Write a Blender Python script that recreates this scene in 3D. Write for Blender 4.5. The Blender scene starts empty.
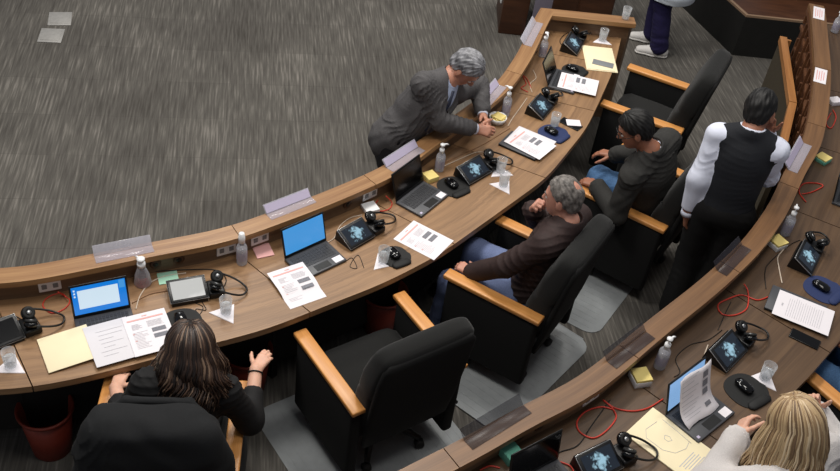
import bpy, bmesh, math, random
import numpy as np
import openvdb
from mathutils import Vector, Matrix
random.seed(7)
R = math.radians
SC = bpy.context.scene
COL = SC.collection

# ------------------------------------------------------------------ camera
PITCH, ROLL, FPX, CAM_H = R(40.72), R(8.4125), 1001.3, 4.54
_fw = Vector((0, math.cos(PITCH), -math.sin(PITCH)))
_rt0 = Vector((1, 0, 0)); _up0 = _rt0.cross(_fw)
_rt = math.cos(ROLL) * _rt0 + math.sin(ROLL) * _up0
_up = -math.sin(ROLL) * _rt0 + math.cos(ROLL) * _up0
cam = bpy.data.objects.new('camera', bpy.data.cameras.new('camera'))
COL.objects.link(cam)
m = Matrix((_rt, _up, -_fw)).transposed().to_4x4()
m.translation = (0, 0, CAM_H)
cam.matrix_world = m
cam.data.sensor_width = 36; cam.data.lens = FPX * 36 / 840
cam.data.clip_end = 100
SC.camera = cam


def at(x, y, z=.75):
    """the point of the place, at height z, that was measured at this spot of the photograph"""
    d = _rt * ((x - 420) / FPX) - _up * ((y - 235.5) / FPX) + _fw
    t = (z - CAM_H) / d.z
    return Vector((d.x * t, d.y * t, z))


def yaw_of(a, b):
    return math.atan2(b.y - a.y, b.x - a.x)


# ------------------------------------------------------------------ materials
def lin(c):
    c /= 255.0
    return c / 12.92 if c <= .04045 else ((c + .055) / 1.055) ** 2.4


def rgb(h):
    h = h.lstrip('#')
    return tuple(lin(int(h[i:i + 2], 16)) for i in (0, 2, 4)) + (1,)


def mat(name, col, rough=.5, metal=0, noise=0, scale=40, bump=0, trans=0, ior=1.45, emit=None, alpha=1, coat=0, sheen=0, col2=None, stretch=(1, 1, 1)):
    mt = bpy.data.materials.new(name); mt.use_nodes = True
    nt = mt.node_tree; b = nt.nodes['Principled BSDF']
    b.inputs['Base Color'].default_value = rgb(col)
    b.inputs['Roughness'].default_value = rough; b.inputs['Metallic'].default_value = metal
    b.inputs['IOR'].default_value = ior
    b.inputs['Transmission Weight'].default_value = trans
    b.inputs['Alpha'].default_value = alpha
    b.inputs['Coat Weight'].default_value = coat
    b.inputs['Sheen Weight'].default_value = sheen
    if emit:
        b.inputs['Emission Color'].default_value = rgb(emit[0]); b.inputs['Emission Strength'].default_value = emit[1]
    if noise or bump or col2:
        tc = nt.nodes.new('ShaderNodeTexCoord'); mp = nt.nodes.new('ShaderNodeMapping'); nz = nt.nodes.new('ShaderNodeTexNoise')
        mp.inputs['Scale'].default_value = stretch
        nz.inputs['Scale'].default_value = scale; nz.inputs['Detail'].default_value = 4
        nt.links.new(tc.outputs['Object'], mp.inputs[0]); nt.links.new(mp.outputs[0], nz.inputs['Vector'])
        if noise or col2:
            mx = nt.nodes.new('ShaderNodeMix'); mx.data_type = 'RGBA'
            c = rgb(col)
            mx.inputs['A'].default_value = tuple(v * (1 - noise) for v in c[:3]) + (1,) if not col2 else c
            mx.inputs['B'].default_value = tuple(min(1, v * (1 + noise)) for v in c[:3]) + (1,) if not col2 else rgb(col2)
            rp = nt.nodes.new('ShaderNodeMapRange'); rp.inputs[1].default_value = .3; rp.inputs[2].default_value = .7
            nt.links.new(nz.outputs['Fac'], rp.inputs[0]); nt.links.new(rp.outputs[0], mx.inputs['Factor'])
            nt.links.new(mx.outputs['Result'], b.inputs['Base Color'])
        if bump:
            bp = nt.nodes.new('ShaderNodeBump'); bp.inputs['Strength'].default_value = bump; bp.inputs['Distance'].default_value = .004
            nt.links.new(nz.outputs['Fac'], bp.inputs['Height']); nt.links.new(bp.outputs[0], b.inputs['Normal'])
    return mt


def wood(name, c1, c2, rough=.35, coord='UV', su=1.2, sv=26, c3=None):
    """veneer whose grain runs along u"""
    mt = bpy.data.materials.new(name); mt.use_nodes = True
    nt = mt.node_tree; b = nt.nodes['Principled BSDF']; N = nt.nodes.new; L = nt.links.new
    tc = N('ShaderNodeTexCoord'); mp = N('ShaderNodeMapping'); mp.inputs['Scale'].default_value = (su, sv, sv)
    L(tc.outputs[coord], mp.inputs[0])
    n1 = N('ShaderNodeTexNoise'); n1.inputs['Scale'].default_value = 1; n1.inputs['Detail'].default_value = 6; n1.inputs['Distortion'].default_value = .4
    L(mp.outputs[0], n1.inputs['Vector'])
    mp2 = N('ShaderNodeMapping'); mp2.inputs['Scale'].default_value = (su * 2.5, sv * 6, sv * 6); L(tc.outputs[coord], mp2.inputs[0])
    n2 = N('ShaderNodeTexNoise'); n2.inputs['Scale'].default_value = 1; n2.inputs['Detail'].default_value = 3; L(mp2.outputs[0], n2.inputs['Vector'])
    ad = N('ShaderNodeMath'); ad.operation = 'MULTIPLY_ADD'; ad.inputs[1].default_value = .45; L(n2.outputs['Fac'], ad.inputs[0]); L(n1.outputs['Fac'], ad.inputs[2])
    rp = N('ShaderNodeMapRange'); rp.inputs[1].default_value = .45; rp.inputs[2].default_value = 1.0; L(ad.outputs[0], rp.inputs[0])
    mx = N('ShaderNodeMix'); mx.data_type = 'RGBA'; mx.inputs['A'].default_value = rgb(c1); mx.inputs['B'].default_value = rgb(c2)
    L(rp.outputs[0], mx.inputs['Factor']); L(mx.outputs['Result'], b.inputs['Base Color'])
    b.inputs['Roughness'].default_value = rough
    return mt


def carpet_mat(name):
    mt = bpy.data.materials.new(name); mt.use_nodes = True
    nt = mt.node_tree; b = nt.nodes['Principled BSDF']; N = nt.nodes.new; L = nt.links.new
    tc = N('ShaderNodeTexCoord'); mp = N('ShaderNodeMapping'); mp.inputs['Rotation'].default_value = (0, 0, R(-12)); L(tc.outputs['Object'], mp.inputs[0])
    st = N('ShaderNodeMapping'); st.inputs['Scale'].default_value = (66, 3.4, 1); L(mp.outputs[0], st.inputs[0])
    n1 = N('ShaderNodeTexNoise'); n1.inputs['Scale'].default_value = 1; n1.inputs['Detail'].default_value = 3; L(st.outputs[0], n1.inputs['Vector'])
    st2 = N('ShaderNodeMapping'); st2.inputs['Scale'].default_value = (1.3, .9, 1); L(mp.outputs[0], st2.inputs[0])
    n2 = N('ShaderNodeTexNoise'); n2.inputs['Scale'].default_value = 1.2; n2.inputs['Detail'].default_value = 2; L(st2.outputs[0], n2.inputs['Vector'])
    # tiles
    br = N('ShaderNodeTexBrick'); br.offset = .5; br.inputs['Scale'].default_value = 1
    br.inputs['Brick Width'].default_value = .5; br.inputs['Row Height'].default_value = .5; br.inputs['Mortar Size'].default_value = .004
    br.inputs['Color1'].default_value = (.35, .35, .35, 1); br.inputs['Color2'].default_value = (.65, .65, .65, 1); br.inputs['Mortar'].default_value = (.3, .3, .3, 1)
    L(mp.outputs[0], br.inputs['Vector'])
    cr = N('ShaderNodeValToRGB'); e = cr.color_ramp.elements
    e[0].position = .25; e[0].color = rgb('#3d3a36'); e[1].position = .95; e[1].color = rgb('#827d77')
    k = e.new(.52); k.color = rgb('#514e4a'); k = e.new(.66); k.color = rgb('#5b5853')
    a1 = N('ShaderNodeMath'); a1.operation = 'MULTIPLY_ADD'; a1.inputs[1].default_value = .45; L(n2.outputs['Fac'], a1.inputs[0]); L(n1.outputs['Fac'], a1.inputs[2])
    sp = N('ShaderNodeSeparateColor'); L(br.outputs['Color'], sp.inputs[0])
    a2 = N('ShaderNodeMath'); a2.operation = 'MULTIPLY_ADD'; a2.inputs[1].default_value = .28; L(sp.outputs[0], a2.inputs[0]); L(a1.outputs[0], a2.inputs[2])
    a3 = N('ShaderNodeMath'); a3.operation = 'ADD'; a3.inputs[1].default_value = -.28; L(a2.outputs[0], a3.inputs[0])
    L(a3.outputs[0], cr.inputs[0]); L(cr.outputs[0], b.inputs['Base Color'])
    b.inputs['Roughness'].default_value = .95; b.inputs['Specular IOR Level'].default_value = .15
    bp = N('ShaderNodeBump'); bp.inputs['Strength'].default_value = .4; bp.inputs['Distance'].default_value = .004; L(n1.outputs['Fac'], bp.inputs['Height']); L(bp.outputs[0], b.inputs['Normal'])
    return mt


# ------------------------------------------------------------------ mesh builder
def frame_z(d):
    d = Vector(d).normalized()
    a = Vector((0, 0, 1)) if abs(d.z) < .95 else Vector((1, 0, 0))
    x = a.cross(d).normalized()
    return x, d.cross(x), d


class MB:
    """collects shapes and links them as one mesh object"""

    def __init__(s):
        s.v = []; s.f = []; s.mi = []; s.uv = []; s.sm = []

    def add(s, verts, faces, mi=0, smooth=False, uvs=None):
        o = len(s.v); s.v += [tuple(v) for v in verts]
        for i, f in enumerate(faces):
            s.f.append([o + k for k in f]); s.mi.append(mi); s.sm.append(smooth)
            s.uv.append(uvs[i] if uvs else [(verts[k][0], verts[k][1]) for k in f])
        return s

    def box(s, c, size, rz=0, bev=0, mi=0, M=None, seg=2):
        bm = bmesh.new(); bmesh.ops.create_cube(bm, size=1)
        bmesh.ops.scale(bm, vec=size, verts=bm.verts)
        if bev:
            bmesh.ops.bevel(bm, geom=bm.edges[:], offset=bev, segments=seg, affect='EDGES', profile=.5)
        T = Matrix.Translation(c) @ (M.to_4x4() if M else Matrix.Rotation(rz, 4, 'Z'))
        loc = [v.co.copy() for v in bm.verts]; vs = [T @ v for v in loc]
        fs = [[v.index for v in f.verts] for f in bm.faces]
        long = 0 if size[0] >= size[1] else 1
        uv = []
        for f in fs:
            uv.append([(loc[k][long], loc[k][1 - long] + loc[k][2]) for k in f])
        s.add(vs, fs, mi, bool(bev), uv); bm.free(); return s

    def prism(s, poly, z0, z1, mi=0, T=None, smooth=False):
        n = len(poly)
        vs = [Vector((p[0], p[1], z0)) for p in poly] + [Vector((p[0], p[1], z1)) for p in poly]
        if T: vs = [T @ v for v in vs]
        fs = [list(range(n))[::-1], list(range(n, 2 * n))] + [[i, (i + 1) % n, n + (i + 1) % n, n + i] for i in range(n)]
        s.add(vs, fs, mi, smooth); return s

    def tube(s, pts, r, n=8, mi=0, smooth=True, caps=True):
        pts = [Vector(p) for p in pts]; k = len(pts)
        rs = r if isinstance(r, (list, tuple)) else [r] * k
        vs = []; x = None
        for i, p in enumerate(pts):
            d = (pts[min(i + 1, k - 1)] - pts[max(i - 1, 0)])
            if d.length < 1e-9: d = Vector((0, 0, 1))
            d.normalize()
            if x is None: x = frame_z(d)[0]
            x = x - d * x.dot(d)
            x = x.normalized() if x.length > 1e-6 else frame_z(d)[0]
            y = d.cross(x)
            for j in range(n):
                a = 2 * math.pi * j / n; vs.append(p + (x * math.cos(a) + y * math.sin(a)) * rs[i])
        fs = [[i * n + j, i * n + (j + 1) % n, (i + 1) * n + (j + 1) % n, (i + 1) * n + j] for i in range(k - 1) for j in range(n)]
        if caps: fs += [list(range(n))[::-1], [(k - 1) * n + j for j in range(n)]]
        s.add(vs, fs, mi, smooth); return s

    def lathe(s, prof, n=20, c=(0, 0, 0), mi=0, T=None, cap=True, smooth=True):
        vs = []
        for r, z in prof:
            for j in range(n):
                a = 2 * math.pi * j / n; v = Vector((c[0] + r * math.cos(a), c[1] + r * math.sin(a), c[2] + z)); vs.append(T @ v if T else v)
        k = len(prof)
        fs = [[i * n + j, i * n + (j + 1) % n, (i + 1) * n + (j + 1) % n, (i + 1) * n + j] for i in range(k - 1) for j in range(n)]
        if cap: fs += [list(range(n))[::-1], [(k - 1) * n + j for j in range(n)]]
        s.add(vs, fs, mi, smooth); return s

    def loft(s, secs, n=28, e=4, mi=0):
        """secs: (centre, side axis, thickness axis, half width, half thickness): rounded-rectangle rings"""
        vs = []
        for c, x, y, hw, ht in secs:
            c = Vector(c); x = Vector(x); y = Vector(y)
            for j in range(n):
                a = 2 * math.pi * j / n; ca, sa = math.cos(a), math.sin(a)
                vs.append(c + x * hw * math.copysign(abs(ca) ** (2 / e), ca) + y * ht * math.copysign(abs(sa) ** (2 / e), sa))
        k = len(secs)
        fs = [[i * n + j, i * n + (j + 1) % n, (i + 1) * n + (j + 1) % n, (i + 1) * n + j] for i in range(k - 1) for j in range(n)]
        fs += [list(range(n))[::-1], [(k - 1) * n + j for j in range(n)]]
        s.add(vs, fs, mi, True); return s

    def strip(s, A, B, z0, z1, mi=0, za=None):
        """slab between two plan polylines, u along it"""
        n = len(A); u = [0]
        for i in range(1, n): u.append(u[-1] + (Vector(A[i][:2]) - Vector(A[i - 1][:2])).length)
        vs = []
        for i in range(n):
            vs += [(A[i][0], A[i][1], z0), (B[i][0], B[i][1], z0), (A[i][0], A[i][1], z1), (B[i][0], B[i][1], z1)]
        fs = []; uv = []
        for i in range(n - 1):
            a, b = 4 * i, 4 * i + 4
            w = (Vector(A[i][:2]) - Vector(B[i][:2])).length; h = z1 - z0
            for f, vv in (([a + 2, a + 3, b + 3, b + 2], (0, w, w, 0)), ([a, b, b + 1, a + 1], (0, 0, w, w)), ([a, a + 2, b + 2, b], (3, 3 + h, 3 + h, 3)), ([a + 1, b + 1, b + 3, a + 3], (5, 5, 5 + h, 5 + h))):
                fs.append(f); uv.append([(u[i] if k < b else u[i + 1], q) for k, q in zip(f, vv)])
        for f in ([0, 1, 3, 2], [4 * n - 4, 4 * n - 2, 4 * n - 1, 4 * n - 3]):
            fs.append(f); uv.append([(vs[k][2], vs[k][0]) for k in f])
        s.add(vs, fs, mi, False, uv); return s

    def build(s, name, mats, parent=None, loc=None, rz=0):
        me = bpy.data.meshes.new(name); me.from_pydata(s.v, [], s.f)
        if not isinstance(mats, (list, tuple)): mats = [mats]
        for mm in mats: me.materials.append(mm)
        me.polygons.foreach_set('material_index', s.mi); me.polygons.foreach_set('use_smooth', s.sm)
        ul = me.uv_layers.new(name='UVMap'); flat = [c for f in s.uv for p in f for c in p]; ul.data.foreach_set('uv', flat)
        bm = bmesh.new(); bm.from_mesh(me); bmesh.ops.recalc_face_normals(bm, faces=bm.faces[:]); bm.to_mesh(me); bm.free()
        me.update()
        o = bpy.data.objects.new(name, me); COL.objects.link(o)
        if parent: o.parent = parent
        if loc is not None: o.location = loc; o.rotation_euler = (0, 0, rz)
        return o


def tag(o, label=None, cat=None, group=None, kind=None):
    if label: o['label'] = label
    if cat: o['category'] = cat
    if group: o['group'] = group
    if kind: o['kind'] = kind
    return o


def thing(name, label, cat, loc=(0, 0, 0), rz=0, group=None):
    o = bpy.data.objects.new(name, None); COL.objects.link(o); o.empty_display_size = .1
    o.location = loc; o.rotation_euler = (0, 0, rz)
    return tag(o, label, cat, group)


def copy_tree(o, parent=None):
    c = o.copy(); COL.objects.link(c); c.parent = parent
    for ch in list(o.children): copy_tree(ch, c)
    return c


def smooth_line(pts, n=60, it=3):
    """resample a measured polyline evenly and smooth it lightly"""
    P = np.array([tuple(p)[:2] for p in pts], float)
    for _ in range(2):
        s = np.r_[0, np.cumsum(np.linalg.norm(np.diff(P, axis=0), axis=1))]
        q = np.linspace(0, s[-1], n); P = np.stack([np.interp(q, s, P[:, k]) for k in (0, 1)], 1)
        for _ in range(it):
            Q = P.copy(); Q[1:-1] = .5 * P[1:-1] + .25 * (P[:-2] + P[2:]); P = Q
    return P


def offset(P, d):
    t = np.gradient(P, axis=0); t /= np.linalg.norm(t, axis=1)[:, None]
    return P + np.stack([t[:, 1], -t[:, 0]], 1) * d     # to the right of the direction of travel
# ------------------------------------------------------------------ volumes (people, cloth)
def npv(v): return np.array([v[0], v[1], v[2]], float)
def unit(v):
    v = npv(v); return v / (np.linalg.norm(v) + 1e-12)


class Vol:
    """a solid grown from tapered limbs and ellipsoids that melt into each other, meshed as one skin"""

    def __init__(s): s.p = []; s.cuts = []

    def cap(s, a, b, ra, rb=None, k=.025, sub=False):
        a, b = npv(a), npv(b); rb = ra if rb is None else rb
        lo = np.minimum(a - ra, b - rb); hi = np.maximum(a + ra, b + rb)

        def f(X, Y, Z):
            ab = b - a; L2 = ab @ ab + 1e-12
            t = np.clip(((X - a[0]) * ab[0] + (Y - a[1]) * ab[1] + (Z - a[2]) * ab[2]) / L2, 0, 1)
            return np.sqrt((X - a[0] - t * ab[0]) ** 2 + (Y - a[1] - t * ab[1]) ** 2 + (Z - a[2] - t * ab[2]) ** 2) - (ra + t * (rb - ra))
        s.p.append((lo, hi, f, k, sub)); return s

    def ell(s, c, F, rad, k=.03, sub=False):
        c = npv(c); F = np.array([npv(x) for x in F]); rad = np.array(rad, float)
        e = np.sqrt(((F * rad[:, None]) ** 2).sum(0))

        def f(X, Y, Z):
            dx, dy, dz = X - c[0], Y - c[1], Z - c[2]
            q = [dx * F[i, 0] + dy * F[i, 1] + dz * F[i, 2] for i in range(3)]
            k0 = np.sqrt(sum((q[i] / rad[i]) ** 2 for i in range(3))); k1 = np.sqrt(sum((q[i] / rad[i] ** 2) ** 2 for i in range(3)))
            return k0 * (k0 - 1) / (k1 + 1e-9)
        s.p.append((c - e, c + e, f, k, sub)); return s

    def cut(s, pt, n): s.cuts.append((npv(pt), unit(n))); return s

    def mesh(s, name, mats, parent, v=.007, fold=None, seed=0, adapt=0.0):
        PAD = .03
        lo = np.min([p[0] for p in s.p if not p[4]], 0) - PAD; hi = np.max([p[1] for p in s.p if not p[4]], 0) + PAD
        n = np.ceil((hi - lo) / v).astype(int) + 1
        ax = [(lo[i] + v * np.arange(n[i])).astype(np.float32) for i in range(3)]
        BIG = .06
        D = np.full(n, BIG, np.float32)
        for plo, phi, f, k, sub in s.p:
            e = k + PAD
            i0 = np.clip(np.floor((plo - e - lo) / v).astype(int), 0, n); i1 = np.clip(np.ceil((phi + e - lo) / v).astype(int) + 1, 0, n)
            if np.any(i1 <= i0): continue
            sl = tuple(slice(a, b) for a, b in zip(i0, i1))
            X, Y, Z = np.meshgrid(*[ax[i][sl[i]] for i in range(3)], indexing='ij', sparse=True)
            d = f(X, Y, Z).astype(np.float32); o = D[sl]
            if sub:
                h = np.maximum(k - np.abs(o + d), 0) / max(k, 1e-6); D[sl] = np.maximum(o, -d) + h * h * k * .25
            else:
                d = np.minimum(d, BIG); h = np.maximum(k - np.abs(o - d), 0) / max(k, 1e-6); D[sl] = np.minimum(o, d) - h * h * k * .25
        X, Y, Z = np.meshgrid(*ax, indexing='ij', sparse=True)
        if fold: D = D + fold(X, Y, Z, seed).astype(np.float32)
        for pt, nn in s.cuts:
            D = np.maximum(D, ((X - pt[0]) * nn[0] + (Y - pt[1]) * nn[1] + (Z - pt[2]) * nn[2]).astype(np.float32))
        g = openvdb.FloatGrid(BIG); g.copyFromArray(np.ascontiguousarray(D))
        P, T, Q = g.convertToPolygons(isovalue=0.0, adaptivity=adapt)
        P = P * v + lo
        faces = [list(map(int, q)) for q in Q] + [list(map(int, t)) for t in T]
        me = bpy.data.meshes.new(name); me.from_pydata(P.tolist(), [], faces)
        if not isinstance(mats, (list, tuple)): mats = [mats]
        for mm in mats: me.materials.append(mm)
        bm = bmesh.new(); bm.from_mesh(me); bmesh.ops.recalc_face_normals(bm, faces=bm.faces[:]); bm.to_mesh(me); bm.free()
        me.polygons.foreach_set('use_smooth', [True] * len(me.polygons)); me.update()
        o = bpy.data.objects.new(name, me); COL.objects.link(o)
        if parent: o.parent = parent
        return o


def folds(amp, freq=38):
    """broad hang of the cloth and finer creases, warped so that they wander"""
    def f(X, Y, Z, seed):
        r = np.random.RandomState(seed + 3); d = 0
        for q, am in ((.8, .5), (1.2, .45), (1.7, .4), (2.3, .75), (3.0, .7)):
            k = r.normal(size=3); k[2] += np.sign(k[2]) * .6; k /= np.linalg.norm(k); w = r.normal(size=3) * 9; w2 = r.normal(size=3) * 7; ph = r.uniform(0, 6, 4); fr = freq * q
            a = X * k[0] + Y * k[1] + Z * k[2]; b = X * w[0] + Y * w[1] + Z * w[2]; c = X * w2[0] + Y * w2[1] + Z * w2[2]
            s_ = np.sin(a * fr + 2.2 * np.sin(b + ph[0]) + 1.2 * np.sin(c * 1.7 + ph[3]) + ph[1])
            m = .5 + .5 * np.sin(c + ph[2])
            if q > 2: s_ = (1 - np.abs(s_)) ** 2 * 1.6 - .4; m = np.clip(m * 2.2 - 1.1, 0, 1)
            d = d - s_ * am * m
        return d * amp
    return f


def strands(amp, c, axis):
    """fine combed ridges fanning about an axis"""
    c = npv(c); ax = unit(axis); x = unit(np.cross(ax, [.3, .5, .8])); y = np.cross(ax, x)

    def f(X, Y, Z, seed):
        dx, dy, dz = X - c[0], Y - c[1], Z - c[2]
        a = np.arctan2(dx * x[0] + dy * x[1] + dz * x[2], dx * y[0] + dy * y[1] + dz * y[2])
        h = dx * ax[0] + dy * ax[1] + dz * ax[2]
        return amp * (np.sin(a * 17 + 40 * h + seed) * .6 + np.sin(a * 31 - 55 * h + 2 * seed) * .4 + .5 * np.sin(h * 90 + a * 5))
    return f


def ik(s, t, L1, L2, pole):
    s, t = npv(s), npv(t); d = t - s; D = np.linalg.norm(d); u = d / D
    if D > (L1 + L2) * .995: k = D / (L1 + L2) * 1.006; L1 *= k; L2 *= k
    a = (L1 * L1 - L2 * L2 + D * D) / (2 * D); h = math.sqrt(max(L1 * L1 - a * a, 0))
    p = npv(pole); p = p - u * (p @ u); p = p / (np.linalg.norm(p) + 1e-9)
    return s + u * a + p * h


def rot_to(d, n, a): return d * math.cos(a) + n * math.sin(a)


def hand(V, w, d, n, right, curl=.45, sc=1.0, fan=.12):
    """palm, four bent fingers of unequal length and a thumb off the palm's side"""
    w, d = npv(w), unit(d); n = npv(n); n = unit(n - d * (n @ d)); t = np.cross(d, n) if right else np.cross(n, d)
    for off, ln in ((.026, .083), (.009, .088), (-.009, .085), (-.025, .076)):
        V.cap(w + t * off * .55 * sc, w + (d * ln + t * off) * sc, .0165 * sc, .0125 * sc, k=.012)
    for i, (off, ln, L) in enumerate(((.028, .083, .070), (.0095, .088, .079), (-.0095, .085, .073), (-.0275, .076, .057))):
        p = w + (d * ln + t * off) * sc; dd = unit(d + t * off * fan * 40 * .12); a = 0
        for fr, r0, r1 in ((.45, .0092, .0085), (.31, .0085, .0078), (.24, .0078, .0066)):
            a += curl * (1 + .12 * i); q = p + rot_to(dd, n, a) * L * fr * sc
            V.cap(p, q, r0 * sc, r1 * sc, k=.004); p = q
    p = w + (d * .022 + t * .024 + n * .006) * sc; dd = unit(d * .62 + t * .68 + n * .3)
    for L, r0, r1, b in ((.042, .0145, .0115, 0), (.033, .0112, .0098, .25), (.026, .0098, .0075, .3)):
        dd = unit(dd * math.cos(b) + d * math.sin(b) + n * math.sin(b) * .3); q = p + dd * L * sc
        V.cap(p, q, r0 * sc, r1 * sc, k=.007); p = q


def head(V, c, r, f, u):
    c = npv(c)
    V.ell(c + u * .028 - f * .008, (r, f, u), (.076, .097, .092), k=.02)
    V.ell(c + f * .022 - u * .035, (r, f, u), (.061, .072, .082), k=.03)
    V.ell(c + f * .060 - u * .088, (r, f, u), (.030, .026, .024), k=.03)
    V.cap(c + f * .080 + u * .022 + r * .03, c + f * .080 + u * .022 - r * .03, .012, .012, k=.02)
    V.cap(c + f * .090 + u * .014, c + f * .108 - u * .022, .008, .0135, k=.010)
    V.cap(c + f * .098 - u * .026 + r * .011, c + f * .098 - u * .026 - r * .011, .0085, .0085, k=.006)
    V.cap(c + f * .084 - u * .052 + r * .018, c + f * .084 - u * .052 - r * .018, .0075, .0075, k=.006)
    V.cap(c + f * .081 - u * .064 + r * .014, c + f * .081 - u * .064 - r * .014, .008, .008, k=.006)
    for s in (1, -1):
        V.ell(c + r * s * .033 + f * .096 + u * .006, (r, f, u), (.016, .014, .010), k=.012, sub=True)
        V.ell(c + r * s * .078 - f * .004 - u * .010, (unit(r + f * -.3 * s), f, u), (.010, .019, .032), k=.010)


def eyes(c, r, f, u, parent, brow, look=(0, 0)):
    c = npv(c)
    for s in (1, -1):
        o = c + r * s * .033 + f * .079 + u * .006; mb = MB(); ir = MB(); b = MB()
        mb.lathe([(.0115 * math.sin(math.pi * i / 8) + 1e-5, -.0115 * math.cos(math.pi * i / 8)) for i in range(9)], 12, tuple(o), cap=False)
        ir.lathe([(.0055 * math.sin(math.pi * i / 6) + 1e-5, -.0055 * math.cos(math.pi * i / 6)) for i in range(7)], 10, tuple(o + f * .0075 - u * .001), cap=False)
        ir.build('iris', M['iris'], mb.build('eye', M['eye_white'], parent))
        b.tube([c + r * s * x + f * (y + .002) + u * z for x, y, z in ((.014, .094, .027), (.030, .092, .033), (.048, .078, .028))], [.0035, .0045, .002], 6)
        b.build('eyebrow', brow, parent)
    l = MB()
    l.tube([c + r * x + f * y - u * z for x, y, z in ((-.022, .086, .058), (-.01, .0915, .0565), (0, .0925, .058), (.01, .0915, .0565), (.022, .086, .058))], [.002, .004, .0042, .004, .002], 6)
    l.build('lips', M['lips'], parent)


class Body:
    """joints of one figure, in its own frame (x right, y forward, z up)"""

    def __init__(s, pelvis, neck, head_c, head_f, wr, wl, er, el, kr, kl, ar, al, rax=(1, 0, 0), prax=(1, 0, 0), head_up=(0, 0, 1), sw=.185, scale=1.0, fr=None, fl=None, spine=0.0):
        s.pel = npv(pelvis); s.neck = npv(neck); s.u = unit(s.neck - s.pel)
        rx = npv(rax); s.r = unit(rx - s.u * (rx @ s.u)); s.f = np.cross(s.u, s.r)
        pr = npv(prax); s.pr = unit(pr - s.u * (pr @ s.u)); s.pf = np.cross(s.u, s.pr)
        s.hc = npv(head_c); s.hf = unit(head_f); hu = npv(head_up); s.hu = unit(hu - s.hf * (hu @ s.hf)); s.hr = np.cross(s.hf, s.hu)
        s.sh = [s.neck + s.r * sw * q - s.u * .045 for q in (1, -1)]
        s.wr = [npv(wr), npv(wl)]
        s.el = [ik(s.sh[i], s.wr[i], .285, .255, p) for i, p in enumerate((er, el))]
        pru = unit(prax)
        s.hip = [s.pel + pru * .092 * q - npv((0, 0, .02)) for q in (1, -1)]
        s.an = [npv(ar), npv(al)]
        s.kn = [ik(s.hip[i], s.an[i], .43, .42, p) for i, p in enumerate((kr, kl))]
        s.toe = [unit(q) for q in ((fr or prax_f(pru)), (fl or prax_f(pru)))]
        L = np.linalg.norm(s.neck - s.pel)
        s.belly = s.pel + s.u * L * .36 - s.f * spine; s.chest = s.pel + s.u * L * .68 - s.f * spine

    def torso(s, V, g=0, k=.05, wide=1.0):
        V.ell(s.pel + s.u * .02, (s.pr, s.pf, s.u), ((.160 + g) * wide, .118 + g, .125 + g), k=k)
        V.ell(s.belly, (unit(s.r + s.pr), unit(s.f + s.pf), s.u), ((.148 + g) * wide, .116 + g, .17 + g), k=k)
        V.ell(s.chest, (s.r, s.f, s.u), ((.162 + g) * wide, .118 + g, .185 + g), k=k)
        V.cap(s.sh[0], s.sh[1], .054 + g, .054 + g, k=k)
        for q in (0, 1): V.cap(s.neck + s.u * .035 - s.f * .012, s.sh[q] * .75 + s.neck * .25, .05 + g, .048 + g, k=.03)

    def arm(s, V, i, g=0, end=1.0, k=.025, flare=0, loose=0):
        V.cap(s.sh[i], s.el[i], .054 + g, .043 + g + loose, k=k)
        e = s.el[i] + (s.wr[i] - s.el[i]) * end
        V.cap(s.el[i], e, .043 + g + loose, .030 + g + flare, k=k)

    def leg(s, V, i, g=0, end=1.0, k=.03, flare=0):
        V.cap(s.hip[i], s.kn[i], .086 + g, .058 + g, k=k)
        e = s.kn[i] + (s.an[i] - s.kn[i]) * end
        V.cap(s.kn[i], e, .057 + g, .040 + g + flare, k=k)

    def bare(s, parent, hands, skin, sc=1.0):
        V = Vol()
        s.torso(V)
        for i in (0, 1):
            s.arm(V, i); s.leg(V, i)
            t = s.toe[i]; V.cap(s.an[i] - t * .03 - npv((0, 0, .04)), s.an[i] + t * .14 - npv((0, 0, .055)), .038, .028, k=.03)
        V.cap(s.neck - s.u * .03, s.hc - s.hu * .05 - s.hf * .02, .058, .054, k=.03)
        head(V, s.hc, s.hr, s.hf, s.hu)
        for i, (d, n, curl) in enumerate(hands):
            hand(V, s.wr[i], d, n, i == 0, curl, sc)
        return V.mesh('body', skin, parent, v=.0048)


def prax_f(pr): return (-pr[1], pr[0], 0)


def shoes(B, parent, m1, m2):
    for i in (0, 1):
        t = B.toe[i]; a = B.an[i]; V = Vol(); z = a[2] - .085
        bx = lambda q, h: npv((a[0] + t[0] * q, a[1] + t[1] * q, z + h))
        V.cap(bx(-.055, .045), bx(.05, .045), .042, .046, k=.03); V.cap(bx(.05, .042), bx(.165, .030), .046, .036, k=.03); V.cap(bx(-.03, .05), a, .044, .05, k=.03)
        V.cut(bx(0, .012), (0, 0, -1))
        o = V.mesh('shoe', m1, parent, v=.006)
        W = Vol(); W.cap(bx(-.055, .02), bx(.05, .02), .046, .05, k=.02); W.cap(bx(.05, .02), bx(.165, .02), .05, .042, k=.02); W.cut(bx(0, .018), (0, 0, 1)); W.cut(bx(0, 0), (0, 0, -1))
        W.mesh('sole', m2, o, v=.006)


def short_hair(B, parent, m, bald=None, seed=1, thick=.010, line=0.0, name='hair'):
    c, r, f, u = B.hc, B.hr, B.hf, B.hu
    V = Vol()
    V.ell(c + u * .030 - f * .010, (r, f, u), (.080 + thick * .5, .099 + thick * .6, .092 + thick), k=.02)
    V.ell(c - u * .03 - f * .045, (r, f, u), (.066, .056, .06), k=.03)
    V.cut(c + f * (.052 + line) + u * .058, f * .74 - u * .67)
    for s in (1, -1): V.ell(c + r * s * .088 - f * .004 - u * .012, (r, f, u), (.03, .024, .036), k=.008, sub=True)
    if bald: V.ell(c + u * bald[0] + f * bald[1] + r * bald[2], (r, f, u), (bald[3],) * 3, k=.02, sub=True)
    return V.mesh(name, m, parent, v=.0045, fold=strands(.0032, c, u + f * .25), seed=seed)


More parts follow.
